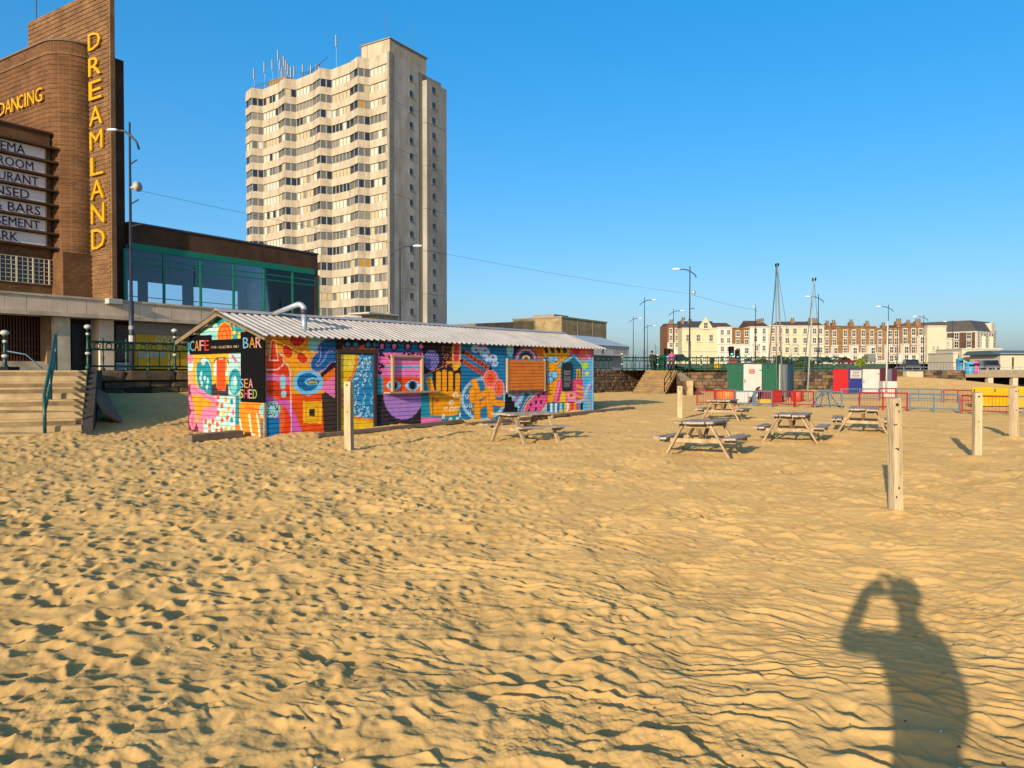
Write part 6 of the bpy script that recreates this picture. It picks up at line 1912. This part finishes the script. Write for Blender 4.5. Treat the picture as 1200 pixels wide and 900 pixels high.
# ------------------------------------------------------------------ cars, signals, bins, people, bushes
CG = glass_mat('car_glass', '#14181c', .08); TYRE = M('tyre', '#16161a', .8, .1)
def car(px, ybase, D, col, label, rz=0.0, van=False):
    k = D / 900
    e = empty('parked_car', (XD(px, D), D, PZ + (434 - ybase) * k), rz, label, 'car', 'cars parked on the seafront')
    cm = M('car_' + col.strip('#'), col, .3, .05, 1, spec=.6)
    L, W, h1, h2 = (4.2, 1.75, .85, 1.48) if not van else (5.0, 1.9, 1.1, 2.1)
    prof = [(-L / 2, .3), (-L / 2, .75), (-L / 2 + .15, h1), (-L * .24, h1 + .05), (L * .46, h1), (L / 2, .7), (L / 2, .3)] if not van else [(-L / 2, .3), (-L / 2, h1), (L * .4, h1), (L / 2, .8), (L / 2, .3)]
    MB().prism(prof, -W / 2, W / 2, 'y').build('body', cm, e)
    cab = [(-L * .42, h1 - .02), (-L * .33, h2 - .05), (-L * .1, h2), (L * .08, h2 - .03), (L * .26, h1 - .02)] if not van else [(-L * .49, h1 - .02), (-L * .48, h2), (L * .2, h2), (L * .36, h1 - .02)]
    MB().prism(cab, -W / 2 + .12, W / 2 - .12, 'y').build('cabin', cm, e)
    gl_ = [(-L * .37, h1 + .04), (-L * .31, h2 - .12), (-L * .02, h2 - .09), (-L * .02, h1 + .04)]; g2 = [(.02, h1 + .04), (.02, h2 - .1), (L * .07, h2 - .1), (L * .2, h1 + .04)]
    for s_ in (-1, 1):
        y0 = s_ * (W / 2 - .115)
        for q_ in (gl_, g2): MB().prism(q_, y0, y0 + s_ * .02, 'y').build('window', CG, e)
        for x in (-L * .31, L * .31):
            w_ = MB(); w_.tube([(x, s_ * (W / 2 - .2), .31), (x, s_ * (W / 2 + .02), .31)], .31, 14); o = w_.build('wheel', TYRE, e)
            MB().tube([(x, s_ * (W / 2 + .021), .31), (x, s_ * (W / 2 + .03), .31)], .19, 10).build('rim', STEEL, o)
    MB().box(L / 2 - .06, L / 2 + .01, -W / 2 + .15, -W / 2 + .5, .6, .75).build('headlight', LHEAD, e); MB().box(L / 2 - .06, L / 2 + .01, W / 2 - .5, W / 2 - .15, .6, .75).build('headlight', LHEAD, e)
car(861, 427, 170, '#8a1f22', 'red car behind the green part of the kiosk', R(60))
car(877, 427.5, 175, '#24344c', 'dark blue car right of the red car behind the kiosk', R(70))
car(968, 425.5, 190, '#22262a', 'black car in front of the cream and brown houses', 0)
car(991, 426.5, 185, '#6e1c1e', 'dark red car in front of the brown terrace', .1)
car(796, 424, 150, '#1e2430', 'dark car by the traffic lights left of the pub', R(50))
car(1066, 434, 105, '#1c1e22', 'black hatchback on the edge right of the red kiosk', R(75))
car(1160, 434, 112, '#15171a', 'black car parked by the cream shelter', R(70))
car(1150, 434, 114, '#50565c', 'grey car left of the black car by the shelter', R(75))
car(1018, 425.5, 180, '#5a625c', 'grey green van in front of the brown terrace', R(80), True)

def bin_(px, ybase, D, h, w, col, label):
    e = empty('litter_bin', P(px, ybase, D), 0, label, 'bin')
    mt = M('bin_' + col.strip('#'), col, .5, .1)
    MB().lathe([(w * .45, 0), (w * .5, h * .1), (w * .5, h * .85), (w * .54, h * .86), (w * .5, h)], n=12).build('body', mt, e, True)
    MB().box(-w * .3, w * .3, -w * .53, -w * .4, h * .66, h * .78).build('opening', BLACK, e)
bin_(1136, 438, 76, 1.15, .85, '#3aa0c8', 'light blue bin by the walkway railing')
bin_(1142.3, 437.5, 76.5, 1.2, .7, '#c84a86', 'pink bin beside the light blue one')
bin_(1124.5, 434, 110, 1.7, .9, '#2a80b0', 'tall blue bin by the green door')
bin_(772, 434, 60, 1.2, 1.15, '#1a4a3c', 'dark green bin at the head of the far steps')
o = MB().cbox(-.25, .25, -.2, .2, 0, .5, .05).build('grit_bin', YP, None, False, P(840, 433, 60)); tag(o, 'small yellow grit bin on the lawn edge behind the railing', 'bin')

def signal(px, yt, yb_, D, label):
    k = D / 900
    e = empty('traffic_light', P(px, yb_, D), 0, label, 'traffic light', 'traffic lights by the pub')
    h = (yb_ - yt) * k
    MB().tube([(0, 0, -1), (0, 0, h)], .07, 8).build('pole', STEEL, e)
    MB().cbox(-.28, .28, -.18, .18, h - 1.1, h, .03).build('head', BLACK, e)
    for j, c_ in enumerate(('#2a0808', '#241a06', '#1a8a78')):
        mt = M('lens_' + c_.strip('#'), c_, .3, .05)
        if j == 2:
            mt.node_tree.nodes['Principled BSDF'].inputs['Emission Color'].default_value = (.1, .9, .7, 1); mt.node_tree.nodes['Principled BSDF'].inputs['Emission Strength'].default_value = .5
        MB().tube([(0, -.19, h - .18 - j * .36), (0, -.21, h - .18 - j * .36)], .13, 10).build('lens', mt, e)
signal(781.5, 408.5, 432, 80, 'traffic light left of the yellow pub front')
signal(785, 409, 432, 82, 'second traffic light close behind, left of the yellow pub front')
signal(857, 406, 428, 90, 'traffic light over the green kiosk in front of the white house')
signal(864, 410, 428, 96, 'lower traffic light just right of its neighbour over the kiosk')

# leafy bushes
LEAF = [M('leaf_dark', '#2e4019', .7, .2, 2), M('leaf_mid', '#4a5c22', .7, .2, 2), M('leaf_yellow', '#7d8a24', .7, .2, 2)]
def bush(px, ytop, ybase, D, wpx, mats, label):
    k = D / 900; h = (ybase - ytop) * k; w = wpx * k / 2
    e = empty('bush', P(px, ybase, D), 0, label, 'bush', 'bushes on the seafront lawn')
    m = MB(); rb = random.Random(int(px))
    for _ in range(420):
        a_ = rb.uniform(0, 6.28); rr = math.sqrt(rb.random()); zz = rb.random() ** .8
        lump = 1 + .3 * math.sin(a_ * 3 + px) 
        x = w * rr * math.cos(a_) * lump * math.sqrt(max(.05, 1 - (zz * .9) ** 2)); y = w * .6 * rr * math.sin(a_); z = h * zz * (1 - .25 * rr * rr)
        s_ = rb.uniform(.14, .3); d1 = Vector((rb.gauss(0, 1), rb.gauss(0, 1), rb.gauss(0, 1))).normalized(); d2 = d1.orthogonal().normalized()
        c_ = Vector((x, y, z)); m.add([c_ - d1 * s_, c_ + d2 * s_ * .5, c_ + d1 * s_, c_ - d2 * s_ * .5], [(0, 1, 2, 3)], rb.randrange(len(mats)))
    me = bpy.data.meshes.new('foliage'); me.from_pydata([tuple(v) for v in m.v], [], m.f)
    for q_ in mats: me.materials.append(q_)
    me.polygons.foreach_set('material_index', m.m); link('foliage', me, e)
    for j in range(3): MB().tube([(0, 0, -.2), (w * .3 * (j - 1), 0, h * .6)], [.08, .03], 5).build('stem', WOOD, e)
bush(913, 416.5, 430, 90, 15, LEAF[:1], 'dark green bush behind the grey mast')
bush(925, 419, 430, 92, 12, LEAF[:1], 'dark green bush left of the yellow green one')
bush(943, 417.5, 430, 94, 24, LEAF[1:2] + LEAF[:1], 'wide mid green bush behind the white mast')
bush(893, 420.5, 430, 94, 26, LEAF[1:2], 'low green bush behind the kiosk roof')
bush(1008, 420.5, 428, 92, 10, LEAF[2:], 'small bright yellow green bush above the kiosk')

# ------------------------------------------------------------------ people
def skin_person(name, loc, rz, pose, label, cols, h=1.72):
    """one continuous body grown over a skeleton; pose gives joints in metres"""
    J = dict(pelvis=(0, 0, .92), waist=(0, 0, 1.08), chest=(0, 0, 1.30), neck0=(0, 0, 1.46), neck=(0, 0, 1.52), head=(0, .02, 1.62), crown=(0, .01, 1.74),
             sl=(-.18, 0, 1.40), sr=(.18, 0, 1.40), el=(-.24, 0, 1.12), er=(.24, 0, 1.12), wl=(-.25, .06, .88), wr=(.25, .06, .88), hl=(-.25, .08, .80), hr=(.25, .08, .80),
             pl=(-.09, 0, .86), pr=(.09, 0, .86), kl=(-.10, .02, .48), kr=(.10, .02, .48), al=(-.10, -.01, .09), ar=(.10, -.01, .09), tl=(-.11, .16, .03), tr=(.11, .16, .03))
    J.update(pose)
    Rr = dict(pelvis=.135, waist=.125, chest=.14, neck0=.10, neck=.055, head=.088, crown=.07, sl=.075, sr=.075, el=.058, er=.058, wl=.042, wr=.042, hl=.038, hr=.038, pl=.095, pr=.095, kl=.062, kr=.062, al=.045, ar=.045, tl=.035, tr=.035)
    E = [('pelvis', 'waist'), ('waist', 'chest'), ('chest', 'neck0'), ('neck0', 'neck'), ('neck', 'head'), ('head', 'crown'), ('chest', 'sl'), ('sl', 'el'), ('el', 'wl'), ('wl', 'hl'), ('chest', 'sr'), ('sr', 'er'), ('er', 'wr'), ('wr', 'hr'),
         ('pelvis', 'pl'), ('pl', 'kl'), ('kl', 'al'), ('al', 'tl'), ('pelvis', 'pr'), ('pr', 'kr'), ('kr', 'ar'), ('ar', 'tr')]
    names = list(J); ix = {n: i for i, n in enumerate(names)}
    me = bpy.data.meshes.new('body'); me.from_pydata([J[n] for n in names], [(ix[a], ix[b]) for a, b in E], [])
    o = bpy.data.objects.new('body_tmp', me); COL.objects.link(o)
    md = o.modifiers.new('skin', 'SKIN'); sk = me.skin_vertices[0].data
    for n in names:
        r_ = Rr[n]; sk[ix[n]].radius = (r_ * (1.0), r_ * (.72 if n in ('pelvis', 'waist', 'chest') else 1)); sk[ix[n]].use_root = (n == 'pelvis')
    sb = o.modifiers.new('sub', 'SUBSURF'); sb.levels = 2; sb.render_levels = 2
    dg = bpy.context.evaluated_depsgraph_get()
    bm_ = bpy.data.meshes.new_from_object(o.evaluated_get(dg)); bm_.name = 'body'
    bpy.data.objects.remove(o)
    bm_.materials.clear()
    sm = M('skin', '#a87858', .6, .05); cm = M('cloth_' + cols[0].strip('#'), cols[0], .85, .1, 6); tm = M('cloth_' + cols[1].strip('#'), cols[1], .85, .1, 6); shoe = M('shoe', '#2a2624', .7, .1)
    for q_ in (sm, cm, tm, shoe): bm_.materials.append(q_)
    for p_ in bm_.polygons:
        c = p_.center; idx = 1
        wr_ = min((c - Vector(J['hl'])).length, (c - Vector(J['hr'])).length)
        if c.z > 1.485 and (c - Vector(J['head'])).length < .26 or wr_ < .085: idx = 0
        elif c.z < .93 and min((c - Vector(J['wl'])).length, (c - Vector(J['wr'])).length) > .14 and abs(c.x) < .22: idx = 2 if c.z > .11 else 3
        p_.material_index = idx; p_.use_smooth = True
    e = empty(name, loc, rz, label, 'person')
    e.scale = (h / 1.78,) * 3
    link('body', bm_, e)
    hd = Vector(J['head'])
    m = MB().ball(hd + Vector((0, -.02, .05)), .118, 14, sq=(.95, 1.02, 1.0)); m.build('hair', M('hair_brown', '#2e2018', .8, .2), e, True)
    for s_ in (-1, 1):
        MB().ball(hd + Vector((s_ * .033, .088, .012)), .012, 8).build('eye', M('eye_dark', '#181414', .3, .05), e, True)
        MB().ball(hd + Vector((s_ * .092, .0, .0)), .025, 8, sq=(.4, .8, 1.2)).build('ear', sm, e, True)
    MB().tube([hd + Vector((0, .085, .01)), hd + Vector((0, .112, -.02)), hd + Vector((0, .09, -.03))], [.008, .016, .01], 6).build('nose', sm, e, True)
    MB().tube([hd + Vector((-.025, .084, -.055)), hd + Vector((0, .09, -.057)), hd + Vector((.025, .084, -.055))], .006, 5).build('mouth', M('lips', '#8a4a40', .6, .05), e, True)
    # fingers
    for hk, wk_ in (('hl', 'wl'), ('hr', 'wr')):
        h_ = Vector(J[hk]); d_ = (h_ - Vector(J[wk_])).normalized(); sd = d_.orthogonal().normalized(); pn = d_.cross(sd)
        for q_, ln in zip((-.027, -.009, .009, .027), (.062, .075, .07, .055)):
            b_ = h_ + d_ * .02 + sd * q_
            MB().tube([b_, b_ + d_ * ln * .55 + pn * .006, b_ + d_ * ln * .85 + pn * .024], [.009, .0085, .007], 6).build('finger', sm, e, True)
        b_ = h_ + sd * .03
        MB().tube([b_, b_ + d_ * .025 + sd * .025, b_ + d_ * .055 + sd * .028], [.011, .010, .008], 6).build('thumb', sm, e, True)
    return e
# the photographer, standing behind the phone; only the shadow reaches the picture
skin_person('person', (.03, -.42, 0), R(-14), dict(chest=(0, 0, 1.27), neck0=(0, 0, 1.44), sl=(-.19, .02, 1.38), el=(-.34, .11, 1.33), wl=(-.185, .30, 1.60), hl=(-.075, .35, 1.66), sr=(.155, 0, 1.38), er=(.175, .04, 1.12), wr=(.09, .15, .98), hr=(.03, .17, .97)), 'person in a dark top holding up a phone, casting the long shadow', ('#2c3038', '#3a4458'), 1.80)
o = MB().cbox(-.075, .075, -.055, -.047, -.037, .037, .003).build('smartphone', BLACK, None, False, (0, 0, EYE)); tag(o, 'black smartphone held up in one hand', 'phone')
skin_person('person', P(787, 435, 61), R(160), {}, 'person in a pink coat standing by the railing above the far steps', ('#b04a78', '#5a3a4a'), 1.7)
skin_person('person', P(764, 435.5, 58.5), R(200), dict(kl=(-.1, .06, .5)), 'person in dark clothes at the head of the far steps', ('#3a2a26', '#2a2420'), 1.6)

# ------------------------------------------------------------------ bits of shell and pebble strewn over the sand
m = MB(); rp2 = random.Random(77)
for _ in range(260):
    D_ = 3.0 + 13 * rp2.random() ** 1.6; x = D_ * rp2.uniform(-.7, .7)
    z = sz(x, D_) + float(sand_detail(np.array([x]), np.array([D_]))[0])
    s_ = rp2.uniform(.004, .011); c_ = Vector((x, D_, z + s_ * .3))
    vs = [c_ + Vector((s_ * rp2.uniform(.6, 1.3) * a_, s_ * rp2.uniform(.6, 1.3) * b_, s_ * .6 * d_)) for a_, b_, d_ in ((1, 0, 0), (0, 1, 0), (-1, 0, 0), (0, -1, 0), (0, 0, 1), (0, 0, -1))]
    m.add(vs, [(0, 1, 4), (1, 2, 4), (2, 3, 4), (3, 0, 4), (1, 0, 5), (2, 1, 5), (3, 2, 5), (0, 3, 5)], rp2.choices((0, 1), (.35, .65))[0])
o = m.build('shell_fragments', [M('shell_white', '#c9bfae', .6, .1), M('pebble_brown', '#5a4632', .8, .2)])
tag(o, 'tiny shell bits and pebbles strewn over the foreground sand', 'shells', kind='stuff')
